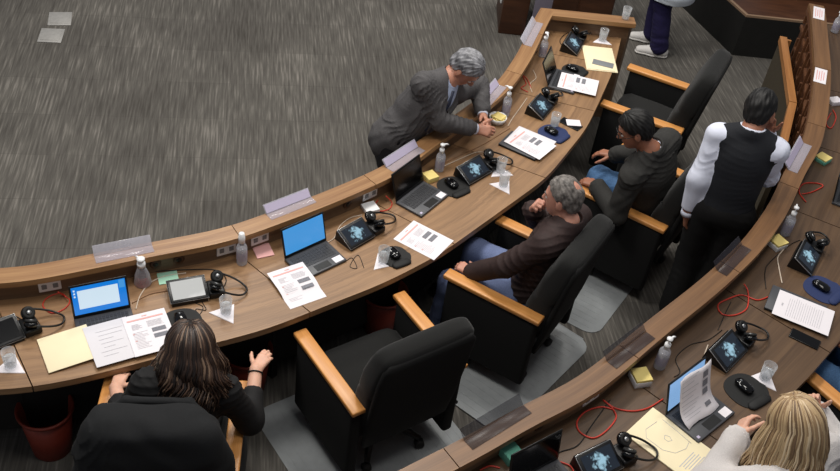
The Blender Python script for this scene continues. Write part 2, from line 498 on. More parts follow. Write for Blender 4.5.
def trousers(B, parent, m, g=.020, end=.97, flare=.02, seed=0, amp=.003):
    V = Vol()
    V.ell(B.pel + B.u * .02, (B.pr, B.pf, B.u), (.160 + g, .118 + g, .13), k=.05)
    for i in (0, 1): B.leg(V, i, g, end, k=.035, flare=flare)
    V.cut(B.pel + B.u * .11, B.u)
    return V.mesh('trousers', m, parent, v=.008, fold=folds(amp, 32), seed=seed)


def lock_hair(B, parent, mats, n, length, wave, seed, vol=1.0, part=0.0, skip=46, name='hair', r0=.013, split=True, out=.03):
    """hair falling in locks from a parting over the skull and down"""
    rnd = random.Random(seed); c, r, f, u = B.hc, B.hr, B.hf, B.hu
    g = np.array([0, 0, -1.0]); V = Vol()
    V.ell(c + u * .030 - f * .012, (r, f, u), (.084, .102, .098), k=.02); V.ell(c - u * .05 - f * .05, (r, f, u), (.074, .06, .09), k=.03)
    V.cut(c + f * .06 + u * .062, f * .80 - u * .60)
    cap_ = V.mesh(name, mats[0], parent, v=.0055, fold=strands(.003, c, u), seed=seed)
    mb = MB()
    for i in range(n):
        az = R(skip) + (2 * math.pi - 2 * R(skip)) * (i + rnd.random()) / n     # measured from the face
        side = 1 if math.sin(az) > 0 else -1
        st = rnd.random(); fo = .075 - .15 * st if split else .02
        start = c + u * .118 * vol + f * (fo - .012) + r * (part + side * .004) - u * abs(fo) * .25
        dirh = f * math.cos(az) + r * math.sin(az); pts = [start]
        ra, rb, rc = .090 * vol + rnd.random() * .012, .110 * vol + rnd.random() * .012, .108 * vol + rnd.random() * .01
        e0 = 1 / math.sqrt((math.sin(az) / ra) ** 2 + (math.cos(az) / rb) ** 2)
        for q in range(1, 8):
            th = R(14 + 76 * q / 7); p = c + u * (.012 + rc * math.cos(th)) + dirh * e0 * math.sin(th) - f * .012
            w = q / 7; p = p * w ** .6 + (start + (p - start)) * (1 - w ** .6); pts.append(p)
        L = length * rnd.uniform(.75, 1.1); ph = az * 3 + rnd.random() * 1.1; d = -u * .3 + g * .7
        for q in range(1, 10):
            s = q / 9; wv = wave * math.sin(ph + s * 11) * s; wv2 = wave * math.cos(ph * 1.7 + s * 9) * s
            tan = np.cross(dirh, u)
            pts.append(pts[7] + unit(d) * L * s + tan * wv + dirh * (wv2 + .012 * s + out * s ** .7))
        rad = [r0 * .35] + [r0 * (.55 + .45 * min(1, q / 5)) for q in range(1, 8)] + [r0 * (1.0 - .72 * (q / 9) ** 2) for q in range(1, 10)]
        mb.tube([tuple(p) for p in pts], rad, 7, mi=rnd.choices(range(len(mats)), [3, 4, 2, 1.5][:len(mats)])[0])
    mb.build('hair_locks', mats, cap_)
    return cap_
# ------------------------------------------------------------------ palette
M = dict(
    carpet=carpet_mat('carpet'),
    desk_l=wood('desk_veneer', '#705339', '#a07c58', .42), ledge=wood('ledge_veneer', '#775132', '#ad865c', .38),
    desk_r=wood('shaded_desk_veneer', '#453223', '#685039', .42), ledge_r=wood('shaded_ledge_veneer', '#5c4029', '#886340', .38),  # right row: weaker light painted in as darker veneer colours
    dark_wood=wood('dark_wood', '#3a2114', '#54331f', .45, 'Object', 4, 22), arm=wood('oak_arm', '#bd7d3e', '#dc9f5c', .35, 'UV', 3, 40),
    rail=wood('rail_oak', '#8a5a30', '#b07a47', .4, 'UV', 2, 30), carved=wood('carved_wood', '#4e2f1c', '#6b452b', .5, 'Object', 3, 20),
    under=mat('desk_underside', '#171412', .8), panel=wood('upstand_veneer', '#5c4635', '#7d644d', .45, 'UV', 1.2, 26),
    fence_cloth=mat('olive_panel', '#3d3526', .8, noise=.15, scale=60), black_panel=mat('black_panel', '#12110f', .75, noise=.2, scale=15),
    black=mat('black_plastic', '#0d0d0e', .38), matte=mat('matte_black', '#141414', .7), gloss=mat('gloss_black', '#08080a', .12), keys=mat('keycaps', '#26272b', .5),
    graphite=mat('graphite_case', '#45464a', .4), grey=mat('grey_plastic', '#7c7f82', .45), silver=mat('silver_edge', '#a9abad', .3, .8),
    fabric=mat('chair_fabric', '#131312', .95, noise=.25, scale=300, bump=.25, sheen=.08), fabric_d=mat('chair_shell_fabric', '#0b0b0b', .95, noise=.2, scale=250, bump=.2),
    paper=mat('paper', '#e6e1e5', .8), paper_b=mat('note_paper', '#d9d6da', .8), cream=mat('cream_card', '#efe2be', .8, noise=.03, scale=6), red_ink=mat('pale_red_ink', '#e3a9a4', .8), grey_ink=mat('grey_ink', '#b9b7bc', .8), pic_ink=mat('picture_grey', '#7b7b82', .8, noise=.35, scale=350),
    pink_ink=mat('pink_ink', '#d9a3a0', .8),
    white=mat('white_plastic', '#e9e9ea', .35), yellow=mat('yellow_note', '#e8d384', .8), green=mat('mint_note', '#a9d8bf', .8), teal=mat('teal_note', '#6fb9a2', .8), pink=mat('pink_note', '#e8b1ae', .8), lilac=mat('lilac_card', '#bdb4cc', .5),
    red=mat('red_cable', '#c33a2c', .45), wire=mat('white_cable', '#c9b9a8', .5), bwire=mat('black_cable', '#191614', .5), tan_wire=mat('tan_cable', '#8f6a4c', .5),
    blue_pad=mat('navy_pad', '#24315a', .75), bin=mat('oxblood_plastic', '#742a1d', .5, noise=.1, scale=12),
    matp=mat('chair_mat', '#8d9193', .35, noise=.06, scale=20), boxmetal=mat('brushed_metal', '#a19f9b', .4, .25, noise=.08, scale=30),
    eye_white=mat('eye_white', '#d8d3cc', .3), iris=mat('iris', '#1d130d', .2), lips=mat('lips', '#8f5548', .5),
)


def thin(name, tint, base=.12, rough=.05, edge=.75):
    """clear shell: mostly see-through, more reflective and milky towards grazing angles"""
    mt = bpy.data.materials.new(name); mt.use_nodes = True; nt = mt.node_tree; b = nt.nodes['Principled BSDF']; N = nt.nodes.new; L = nt.links.new
    b.inputs['Base Color'].default_value = rgb(tint); b.inputs['Roughness'].default_value = rough
    tr = N('ShaderNodeBsdfTransparent'); tr.inputs[0].default_value = tuple(.25 * v + .75 for v in rgb(tint)[:3]) + (1,)
    lw = N('ShaderNodeLayerWeight'); lw.inputs[0].default_value = .35
    mr = N('ShaderNodeMapRange'); mr.inputs[3].default_value = base; mr.inputs[4].default_value = edge; L(lw.outputs['Facing'], mr.inputs[0])
    mx = N('ShaderNodeMixShader'); L(mr.outputs[0], mx.inputs[0]); L(tr.outputs[0], mx.inputs[1]); L(b.outputs[0], mx.inputs[2])
    L(mx.outputs[0], nt.nodes['Material Output'].inputs[0]); return mt


M['glass'] = thin('clear_glass', '#f2f5f8', .10, .04, .55); M['acrylic'] = thin('acrylic', '#dfdde8', .30, .12, .8)
M['acrylic_clear'] = thin('clear_acrylic', '#4b4850', .10, .22, .5); M['acrylic_pale'] = thin('pale_acrylic', '#cfccd8', .16, .06, .5); M['clear_pet'] = thin('clear_plastic', '#e8eaf2', .22, .1, .6); M['pink_gel'] = thin('pink_gel', '#c9625e', .45, .1, .7)
M['lilac_gel'] = thin('pale_gel', '#d6d3d8', .28, .1, .6); M['frost'] = thin('frosted_panel', '#857f8e', .75, .4, .9)
M['water'] = thin('water', '#e6ecf0', .15, .03, .5); M['bottle_label'] = thin('bottle_label', '#b9b4c8', .45, .4, .7)


def screen_mat(name, base, blot, strength, scale=9, lo=.5, hi=.62, spread=0):
    mt = bpy.data.materials.new(name); mt.use_nodes = True; nt = mt.node_tree; b = nt.nodes['Principled BSDF']; N = nt.nodes.new; L = nt.links.new
    tc = N('ShaderNodeTexCoord'); nz = N('ShaderNodeTexNoise'); nz.inputs['Scale'].default_value = scale; nz.inputs['Detail'].default_value = 3
    L(tc.outputs['Object'], nz.inputs['Vector']); src = nz.outputs['Fac']
    if spread:      # an emblem in the middle of the page
        vm = N('ShaderNodeVectorMath'); vm.operation = 'DISTANCE'; vm.inputs[1].default_value = (0, 0, .055); L(tc.outputs['Object'], vm.inputs[0])
        mu = N('ShaderNodeMath'); mu.operation = 'MULTIPLY_ADD'; mu.inputs[1].default_value = -spread; L(vm.outputs['Value'], mu.inputs[0]); L(src, mu.inputs[2]); src = mu.outputs[0]
    rp = N('ShaderNodeMapRange'); rp.inputs[1].default_value = lo; rp.inputs[2].default_value = hi; L(src, rp.inputs[0])
    mx = N('ShaderNodeMix'); mx.data_type = 'RGBA'; mx.inputs['A'].default_value = rgb(base); mx.inputs['B'].default_value = rgb(blot); L(rp.outputs[0], mx.inputs['Factor'])
    b.inputs['Base Color'].default_value = (.01, .01, .012, 1); b.inputs['Roughness'].default_value = .12
    L(mx.outputs['Result'], b.inputs['Emission Color']); b.inputs['Emission Strength'].default_value = strength
    return mt


M['scr_tab'] = screen_mat('tablet_screen', '#14202c', '#a9d4e8', .8, 45, .22, .42, 7)
M['scr_blue'] = mat('blue_desktop', '#101820', .2, emit=('#4a9fe6', .85))
M['scr_deep'] = mat('deep_blue_desktop', '#101820', .2, emit=('#0f7fe0', .9))
M['scr_win'] = mat('pale_window', '#101820', .2, emit=('#d2e6f4', .95))
M['scr_off'] = mat('dark_screen', '#060607', .15)
M['scr_pale'] = mat('pale_blue_screen', '#101820', .2, emit=('#8db8e8', .8))

# ------------------------------------------------------------------ setting
ZD, ZL = .75, .90            # left desk top, its ledge
ZR, ZRL, ZT = .95, 1.10, .20  # right desk top, its ledge, the step it stands on
mb = MB(); mb.box((0, 6, -.05), (16, 14, .1)); tag(mb.build('floor', M['carpet']), kind='structure')

LOpx = [(0, 268.4), (25.5, 267), (76.5, 257), (153, 241.7), (210, 231.5), (236, 224.6), (265, 213.8), (312, 196.8), (351.6, 180.5), (387.7, 164.3), (412, 145), (476.4, 99.4), (499.4, 80.2), (518.5, 51.6), (533.7, 19.1), (541, 7.6)]
LFpx = [(0, 390), (30.6, 388), (95.5, 374.7), (152.8, 359.4), (225, 340), (263.6, 330.8), (341, 299.7), (380.5, 285), (440, 254.5), (458, 241.5), (547, 177.8), (587, 128), (614, 69), (621.6, 36.3)]
ROpx = [(400, 469.4), (462, 439), (524, 403.5), (564, 386.4), (598, 363), (634, 331), (676.4, 298.5), (699, 281), (741, 243), (768, 206.7), (786.7, 165.6), (803.7, 140), (812, 102), (815, 68), (811, 10)]
lo_ = [at(x, y, ZL) for x, y in LOpx]; lf_ = [at(x, y, ZD) for x, y in LFpx]; ro_ = [at(x, y, ZRL) for x, y in ROpx]
lo_.insert(0, lo_[0] + Vector((-1.3, -.35, 0))); lf_.insert(0, lf_[0] + Vector((-1.3, -.3, 0)))
ro_.insert(0, ro_[0] + (ro_[0] - ro_[2]).normalized() * 1.2); ro_.append(at(809, 3, ZRL))
LO = smooth_line(lo_, 90, 2); LF = smooth_line(lf_, 90, 2); RO = smooth_line(ro_, 90, 2)
LI = offset(LO, .112); LP = offset(LO, .075); LO2 = offset(LO, .02); LO3 = offset(LO, .045)
RI = offset(RO, .116); RP = offset(RO, .08); RO2 = offset(RO, .02); RO3 = offset(RO, .05); RF = offset(RO, .70)


def seg(P, i, j): return [tuple(p) for p in P[i:j + 1]]


def desk(name, label, O, I, P, O2, O3, Fr, zt, zl, zf, mt, ml, joints, group=None):
    t = thing(name, label, 'desk', (0, 0, 0))
    n = len(O) - 1
    b = MB(); e = [0] + joints + [n]
    for a, c in zip(e[:-1], e[1:]):
        A = [tuple(x) for x in P[a:c + 1]]; B = [tuple(x) for x in Fr[a:c + 1]]
        # a hairline joint between neighbouring tops
        def trim(L_):
            L_ = [Vector(q) for q in L_]
            L_[0] = L_[0].lerp(L_[1], .04); L_[-1] = L_[-1].lerp(L_[-2], .04); return [tuple(q) for q in L_]
        b.strip(trim(A), trim(B), zt - .04, zt)
    b.build('desktop', mt, t)
    b = MB()
    for a, c in zip(e[:-1], e[1:]):
        A = [Vector(x) for x in O[a:c + 1]]; B = [Vector(x) for x in I[a:c + 1]]
        for L_ in (A, B): L_[0] = L_[0].lerp(L_[1], .03); L_[-1] = L_[-1].lerp(L_[-2], .03)
        b.strip([tuple(q) for q in A], [tuple(q) for q in B], zl - .035, zl)
    b.build('ledge', ml, t)
    MB().strip(seg(O3, 0, n), seg(P, 0, n), zt - .04, zl - .035).build('upstand', M['panel'], t)
    MB().strip(seg(O2, 0, n), seg(O3, 0, n), zf, zl - .035).build('front_panel', M['dark_wood'], t)
    # modesty board and a divider under every joint
    mid = P + (Fr - P) * .55
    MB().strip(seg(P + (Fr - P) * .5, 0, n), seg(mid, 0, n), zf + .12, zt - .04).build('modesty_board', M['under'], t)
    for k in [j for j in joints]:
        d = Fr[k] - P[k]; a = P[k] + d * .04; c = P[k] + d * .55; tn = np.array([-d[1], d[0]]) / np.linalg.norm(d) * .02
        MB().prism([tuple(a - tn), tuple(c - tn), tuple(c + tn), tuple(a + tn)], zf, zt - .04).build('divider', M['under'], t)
    return t


JL = [int(np.argmin(((LF - np.array(tuple(at(30.6, 388, ZD))[:2])) ** 2).sum(1))), 37, 50, 62, 74, 83]
left_desk = desk('curved_desk', 'long curved brown wooden desk with a narrow raised ledge, left row of seats', LO, LI, LP, LO2, LO3, LF, ZD, ZL, 0, M['desk_l'], M['ledge'], JL)
# the return at the far end of the left desk
c0 = at(541, 7.6, ZL); e0 = at(634, 17.2, ZL); e1 = at(633.9, 24, ZL); c1 = at(549, 16, ZL)
d = (e0 - c0).normalized(); nrm = Vector((d.y, -d.x, 0))
p0 = c0; p1 = e0
MB().strip([tuple(p0), tuple(p1)], [tuple(p0 + nrm * .11), tuple(p1 + nrm * .11)], ZL - .0362, ZL - .0012).build('end_ledge', M['ledge'], left_desk)
MB().strip([tuple(p0 + nrm * .03), tuple(p1 + nrm * .03)], [tuple(p0 + nrm * .075), tuple(p1 + nrm * .075 - d * .03)], 0, ZL - .035).build('end_panel', M['panel'], left_desk)
# fill of the top between the last traced station and the return
MB().prism([tuple(LP[-1]), tuple((p0 + nrm * .07).xy), tuple((p1 + nrm * .07 - d * .06).xy), tuple(LF[-1])], ZD - .04, ZD - .0005).build('desktop_end', M['desk_l'], left_desk)

JR = [18, 32, 44, 56, 66, 76]
right_desk = desk('curved_desk', 'long curved shade-darkened wooden desk with raised ledge on the right, behind the standing man', RO, RI, RP, RO2, RO3, RF, ZR, ZRL, 0, M['desk_r'], M['ledge_r'], JR)
# step under the right row
MB().strip(seg(RP, 0, 89), [tuple(p) for p in offset(RO, 3.2)], 0, ZT).build('floor_platform', M['carpet'])
tag(bpy.data.objects['floor_platform'], kind='structure')
# carved fretwork on the aisle face of the right desk
i0, i1 = 56, 89
A = offset(RO, .012); fw = MB()
for i in range(i0, i1):
    p, q = A[i], A[i + 1]; dd = q - p; L_ = np.linalg.norm(dd); an = math.atan2(dd[1], dd[0]); mdl = (p + q) / 2
    for zz, hh in ((1.04, .03), (.44, .03)): fw.box((mdl[0], mdl[1], zz), (L_, .024, hh), an)
    if i % 3 == 0:
        s = p; t_ = dd / L_
        def bar(x, z, w, h): fw.box((s[0] + t_[0] * x, s[1] + t_[1] * x, z), (w, .024, h), an)
        bar(0, .74, .022, .52); bar(.09, .90, .13, .026); bar(.09, .58, .13, .026); bar(.09, .74, .022, .16); bar(.045, .74, .07, .022); bar(.12, .98, .022, .07); bar(.12, .51, .022, .07)
fw.build('fretwork', M['carved'], right_desk)
# low panelled barrier in front of it
fence = thing('barrier', 'low dark panelled barrier with orange oak cap rail between aisle and right desk', 'barrier')
fr_ = [at(787, 37, .85), at(797, 103, .85), at(788, 142, .85)]
fr_.append(fr_[-1] + (fr_[-1] - fr_[-2]).normalized() * .35)
FR = np.array([tuple(p)[:2] for p in fr_]); FB = offset(FR, .055)
for a in range(3):
    v0, v1 = Vector(FR[a]), Vector(FR[a + 1]); w0, w1 = Vector(FB[a]), Vector(FB[a + 1]); g = .004 / (v1 - v0).length
    MB().strip([tuple(v0.lerp(v1, g)), tuple(v1.lerp(v0, g))], [tuple(w0.lerp(w1, g)), tuple(w1.lerp(w0, g))], .80, .85).build('cap_rail', M['rail'], fence)
MB().strip([tuple(p) for p in offset(FR, .012)], [tuple(p) for p in offset(FR, .045)], .0, .80).build('panel', M['fence_cloth'], fence)
MB().box((FR[0][0] + .02, FR[0][1] + .012, .41), (.055, .02, .82), yaw_of(Vector((*FR[0], 0)), Vector((*FR[1], 0))) + R(90)).build('end_post', M['rail'], fence)

# dais at the top right
dais = thing('dais', 'dark raised dais with black front and thin pale trim, far right corner', 'dais')
a, b_, c = at(680, 5, 0).xy, at(732, 55, 0).xy, at(780, 60, 0).xy
a = b_ + (a - b_).normalized() * 2.4; c = b_ + (c - b_).normalized() * 3.0
MB().prism([tuple(b_), tuple(c), (c.x, 12.2), (a.x, 12.2), tuple(a)], 0, .40).build('front', M['black_panel'], dais)
off = Vector((.03, .05))
MB().strip([tuple(a), tuple(b_), tuple(c)], [tuple(a + Vector((.03, .01))), tuple(b_ + Vector((.02, .025))), tuple(c + Vector((0, .03)))], .40, .42).build('trim', mat('pale_trim', '#8d735c', .5), dais)
MB().prism([tuple(b_ + off), tuple(c + off), (c.x, 12.1), (a.x + .1, 12.1), tuple(a + off)], .40, .405).build('top', M['dark_wood'], dais)
q = b_ + Vector((.32, .45)); MB().box((q.x + 1.3, q.y + .5, .55), (2.6, .8, .3), R(2)).build('upper_step', M['dark_wood'], dais)

# dark furniture beyond the far end of the left desk
cab = thing('lectern', 'dark wooden lectern behind the far end of the left desk', 'lectern', (.54, 8.52, 0), R(4))
MB().box((0, 0, .55), (.24, .5, 1.1), bev=.008).build('body', M['dark_wood'], cab)
MB().box((0, 0, 1.12), (.30, .56, .035), bev=.006).build('top', M['dark_wood'], cab)
MB().box((-.127, -.08, .30), (.014, .09, .13), bev=.004).build('socket_plate', M['white'], cab)
fp = MB(); fp.box((0, 0, .5), (.16, .012, 1.0), bev=.004); fp.box((0, .02, .02), (.2, .16, .03), bev=.004)
tag(fp.build('floor_sign', M['frost'], None, (.79, 8.22, 0), R(8)), 'tall grey frosted panel standing between lectern and far desk end', 'panel')
ben = thing('sideboard', 'dark brown wooden sideboard beyond the end ledge of left desk', 'cabinet', (1.12, 8.75, 0), R(5))
MB().box((0, 0, .40), (.66, .42, .8), bev=.008).build('carcass', M['dark_wood'], ben)
for s in (-1, 1): MB().box((s * .165, -.214, .40), (.31, .012, .7), bev=.004).build('door', M['dark_wood'], ben)
MB().box((0, 0, .815), (.70, .46, .03), bev=.005).build('top', M['dark_wood'], ben)

# brass-grey floor boxes in the carpet
for quad, lb in (([(50, 13), (74, 13), (70, 26), (46, 25)], 'metal floor socket cover in the carpet, farther of two'), ([(42, 29), (65, 30), (60, 43), (38, 42)], 'metal floor socket cover in the carpet, nearer of two')):
    P = [at(x, y, 0) for x, y in quad]; cc = sum(P, Vector()) / 4
    t = thing('floor_box', lb, 'floor socket', cc, yaw_of(P[0], P[1]), 'floor socket covers')
    MB().box((0, 0, .004), (.19, .22, .008), bev=.003).build('frame', M['boxmetal'], t)
    MB().box((0, .005, .009), (.15, .17, .004), bev=.001).build('lid', M['boxmetal'], t)

# chair mats
def chair_mat(c, phi, w, h, lb):
    b = MB(); pts = []; r = .1
    for sx, sy, a0 in ((1, 1, 0), (-1, 1, 90), (-1, -1, 180), (1, -1, 270)):
        for k in range(6):
            a = R(a0 + 18 * k); pts.append((sx * (w / 2 - r) + r * math.cos(a), sy * (h / 2 - r) + r * math.sin(a)))
    b.prism(pts, 0.001, .005)
    for i in range(int(w / .05)): b.box((-w / 2 + .05 + i * .05, 0, .0055), (.006, h - .14, .001))
    tag(b.build('chair_mat', M['matp'], None, c, R(phi)), lb, 'floor mat', 'clear chair mats on the carpet')


chair_mat((1.06, 5.18, 0), 62, 1.0, .86, 'translucent grey ribbed floor mat under the glasses-wearing man\'s chair')
chair_mat((.52, 4.30, .006), 56, 1.0, .92, 'translucent grey floor mat under the chair of the man in brown')
chair_mat((-.10, 3.46, 0), 38.9, .98, 1.0, 'translucent grey floor mat under the empty chair in front')

# waste bins
for (x, y, lb) in ((-1.77, 3.13, 'dark red plastic waste bin under the desk at the left edge'), (-.86, 3.72, 'dark red waste bin under desk between dark-haired woman and empty chair'), (-.16, 4.34, 'dark red waste bin under the desk behind the empty front chair')):
    t = thing('waste_bin', lb, 'bin', (x, y, 0), 0, 'waste bins under the left desk')
    MB().lathe([(.095, 0), (.10, .004), (.135, .32), (.129, .32), (.094, .012), (.001, .012)], 28, cap=False).build('bucket', M['bin'], t)
    MB().lathe([(.133, .31), (.144, .312), (.146, .325), (.140, .332), (.130, .325)], 28, cap=False).build('rim', M['bin'], t)


# ------------------------------------------------------------------ chairs
def make_chair(label):
    t = thing('armchair', label, 'chair', group='black armchairs with oak armrests')
    for s in (-1, 1):
        p = MB(); p.box((s * .31, 0, .37), (.065, .58, .52), bev=.02, seg=3); pp = p.build('side_panel', M['fabric_d'], t)
        a = MB(); a.box((s * .31, .005, .645), (.078, .62, .03), bev=.008, seg=3)
        a.build('armrest', M['arm'], t)
    s_ = MB(); X, Y, Z = (1, 0, 0), (0, 1, 0), (0, 0, 1)
    s_.loft([((0, -.24, .40), X, Z, .20, .05), ((0, -.23, .40), X, Z, .262, .075), ((0, 0, .402), X, Z, .272, .082), ((0, .22, .405), X, Z, .268, .08), ((0, .27, .40), X, Z, .25, .062), ((0, .285, .395), X, Z, .2, .04)], e=5)
    s_.build('seat', M['fabric'], t)
    b = MB(); secs = []
    for y, z, hw, ht in ((-.20, .36, .15, .03), (-.205, .38, .25, .055), (-.225, .50, .268, .082), (-.245, .62, .275, .09), (-.265, .72, .282, .084), (-.275, .755, .280, .066), (-.28, .78, .285, .082), (-.30, .88, .285, .08), (-.33, .99, .278, .07), (-.345, 1.045, .266, .062), (-.352, 1.07, .24, .045), (-.356, 1.08, .18, .02)):
        n = Vector((0, .975, .22)); secs.append(((0, y, z), X, n, hw, ht))
    b.loft(secs, n=36, e=5); bk = b.build('backrest', M['fabric'], t)
    sh = MB(); secs = []
    for y, z, hw, ht in ((-.275, .30, .2, .012), (-.285, .33, .262, .018), (-.315, .50, .272, .02), (-.348, .72, .276, .02), (-.375, .90, .274, .02), (-.395, 1.0, .266, .018), (-.402, 1.04, .24, .010)):
        secs.append(((0, y, z), X, Vector((0, .975, .22)), hw, ht))
    sh.loft(secs, n=32, e=6); sh.build('back_shell', M['fabric_d'], bk)
    lv = MB(); lv.tube([(.26, -.12, .24), (.34, -.14, .23), (.365, -.2, .25), (.36, -.26, .30)], .012, 8); lv.build('lever', M['black'], t)
    st = MB(); st.lathe([(.035, .09), (.035, .2), (.028, .2), (.028, .30), (.12, .32), (.12, .335)], 16)
    st.build('gas_column', M['black'], t)
    for k in range(5):
        a = 2 * math.pi * k / 5 + .3; dx, dy = math.cos(a), math.sin(a)
        l = MB(); l.tube([(dx * .02, dy * .02, .11), (dx * .18, dy * .18, .10), (dx * .29, dy * .29, .075)], [.03, .024, .017], 8); lg = l.build('base_leg', M['black'], t)
        w = MB(); T = Matrix.Translation((dx * .29, dy * .29, .030)) @ Matrix.Rotation(a + .6, 4, 'Z') @ Matrix.Rotation(R(90), 4, 'X')
        w.lathe([(.02, -.022), (.028, -.018), (.028, .018), (.02, .022)], 14, T=T); w.build('caster', M['matte'], lg)
    return t


chairs = {}
CH = dict(B=((-.115, 3.557), 38.9, 0, 'empty black armchair with oak armrests, nearest the front'),
          A=((-1.035, 2.86), 8, 0, 'black armchair with a dark jacket over its back, dark-haired woman seated'),
          C=((.60, 4.36), 63.4, 0, 'black armchair with oak armrests seating the man in brown jacket'),
          D=((1.40, 5.33), 61.1, 0, 'black armchair with oak armrests seating the man with glasses'),
          E=((1.575, 6.45), 68, 0, 'empty black armchair behind the man with glasses, farthest of the row'),
          F=((1.86, 2.62), 37, ZT, 'black armchair seating the blonde woman at right desk'),
          G=((2.51, 3.62), 40, ZT, 'black armchair with oak armrest cut by right edge, jeans-wearing person seated'))
proto = None
for k, (xy, ph, z, lb) in CH.items():
    o = make_chair(lb) if proto is None else copy_tree(proto)
    if proto is None: proto = o
    o.location = (xy[0], xy[1], z + .008); o.rotation_euler = (0, 0, R(ph)); o['label'] = lb; chairs[k] = o
# ------------------------------------------------------------------ desk things
def place(px, z): return at(px[0], px[1], z)


def sheet(corners, z, lb, group='printed sheets on the desks', size=(.216, .279), style='form', name='paper_sheet', m='paper', lift=0, l0=.1, l1=.3):
    """corners: measured top-left, top-right and bottom-left of the sheet as read"""
    TL, TR, BL = [at(x, y, z) for x, y in corners]
    c = (TR + BL) / 2; w, h = size; b = MB()
    def lz(y):
        q = min(1, max(0, (y / h - l0) / (l1 - l0))); return lift * q * q * (3 - 2 * q)
    vs = []; fs = []; rr = random.Random(len(lb))
    for j in range(9):
        for i in range(9):
            x, y = (i / 8 - .5) * w, (j / 8 - .5) * h
            vs.append((x, y, .0006 + lz(y) + .0025 * max(0, abs(x) / w * 2 - .8) * rr.random()))
    top = vs; fs = [[j * 9 + i, j * 9 + i + 1, (j + 1) * 9 + i + 1, (j + 1) * 9 + i] for j in range(8) for i in range(8)]
    b.add(top, fs, 0, True); 
    if not lift: b.box((0, 0, .0003), (w * .995, h * .995, .0004))
    zz = .0018
    def bar(x0, x1, y, th, mi): b.box(((x0 + x1) / 2 * w, y * h, zz + lz(y * h)), ((x1 - x0) * w, th * h, .0002), mi=mi)
    if style == 'form':
        bar(-.42, .42, .36, .035, 1); bar(-.06, .06, .425, .02, 1)
        for k in range(6): bar(-.36, -.36 + .14 + .12 * rr.random(), .25 - .012 * k * 2, .007, 2)
        for k in range(12): bar(-.38, -.02 - .15 * rr.random(), .05 - .035 * k, .006, 2)
        for k in range(7): bar(.0, .3 + .1 * rr.random(), .27 - .022 * k, .006, 2)
        bar(.06, .38, .03, .10, 3); bar(.06, .38, -.12, .10, 3)
        bar(-.38, -.33, .02, .02, 1); bar(-.38, -.33, -.15, .02, 1)
    elif style == 'letter':
        bar(-.06, .04, .38, .03, 2)
        for k in range(16): bar(-.38, .3 + .1 * rr.random(), .28 - .04 * k, .006, 2)
    elif style == 'notes':
        for k in range(7): bar(-.30 + .1 * rr.random(), .05 + .3 * rr.random(), .3 - .1 * k, .006, 2)
    o = b.build(name, [M[m], M['red_ink'], M['grey_ink'], M['pic_ink']], None, c, yaw_of(TL, TR))
    return tag(o, lb, 'paper', group)


def card(corners, z, lb, name, m, cat, th=.002, group=None, extra=None):
    P = [at(x, y, z) for x, y in corners]
    c = (P[1] + P[-1]) / 2; w = ((P[1] - P[0]).length + 0) ; h = (P[-1] - P[0]).length
    b = MB(); b.box((0, 0, th / 2), (w, h, th), bev=min(.0008, th * .3))
    o = b.build(name, M[m], None, c, yaw_of(P[0], P[1])); return tag(o, lb, cat, group), w, h


def laptop(hl, hr, z, lb, tilt=20, screen='off', w=None, d=.195, sh=.185):
    """hl, hr: the two ends of the hinge as its user sees them"""
    a, b_ = at(*hl, z), at(*hr, z); yaw = yaw_of(a, b_); W = w or (b_ - a).length
    mid = (a + b_) / 2; ax = Vector((math.cos(yaw), math.sin(yaw), 0)); back = Vector((-ax.y, ax.x, 0))
    c = mid - back * d / 2
    t = thing('laptop', lb, 'laptop', c, yaw, 'laptops on the desks')
    bs = MB(); bs.box((0, 0, .009), (W, d, .016), bev=.004); base = bs.build('base', M['graphite'], t)
    k = MB()
    for r_ in range(5):
        n = 13
        for q in range(n):
            k.box((-W * .43 + W * .86 * (q + .5) / n, d * .33 - r_ * d * .105, .0178), (W * .86 / n - .003, d * .105 - .003, .0016))
    k.build('keyboard', M['keys'], base)
    MB().box((0, -d * .33, .0174), (W * .34, d * .24, .0008)).build('touchpad', M['black'], base)
    MB().box((W * .36, -d * .34, .0175), (W * .2, d * .22, .0006)).build('sticker', M['paper'], base)
    MB().box((-W * .42, -d * .40, .0175), (.016, .014, .0006)).build('badge', M['scr_blue'] if False else M['lilac'], base)
    tl = R(tilt); up = Vector((0, math.sin(tl), math.cos(tl))); nr = Vector((0, -math.cos(tl), math.sin(tl)))
    Mx = Matrix(((1, 0, 0), (0, nr.y * -1, up.y), (0, -nr.z, up.z)))   # x, thickness, up
    org = Vector((0, d / 2 - .004, .018))
    lid = MB(); lid.box(org + up * sh / 2, (W, .007, sh), M=Mx, bev=.003); lo = lid.build('lid', M['black'], t)
    s = MB(); s.box(org + up * (sh * .52) + nr * .0038, (W * .93, .0012, sh * .84), M=Mx, mi=0)
    if screen == 'windows':
        s.box(org + up * (sh * .54) + nr * .0046 + Vector((-W * .02, 0, 0)), (W * .70, .0012, sh * .56), M=Mx, mi=1)
        s.box(org + up * (sh * .80) + nr * .0052 + Vector((W * .40, 0, 0)), (W * .1, .0008, sh * .24), M=Mx, mi=2)
        for q in range(3): s.box(org + up * (sh * (.84 - .09 * q)) + nr * .0046 + Vector((-W * .42, 0, 0)), (W * .03, .0008, sh * .05), M=Mx, mi=1)
    s.build('screen', {'windows': [M['scr_deep'], M['scr_win'], M['scr_blue']], 'blue': [M['scr_blue']], 'pale': [M['scr_pale']], 'off': [M['scr_off']]}[screen], lo)
    hg = MB()
    for q in (-1, 1): hg.tube([(q * W * .36 - .02, d / 2 - .002, .018), (q * W * .36 + .02, d / 2 - .002, .018)], .005, 8)
    hg.build('hinge', M['black'], t)
    return t


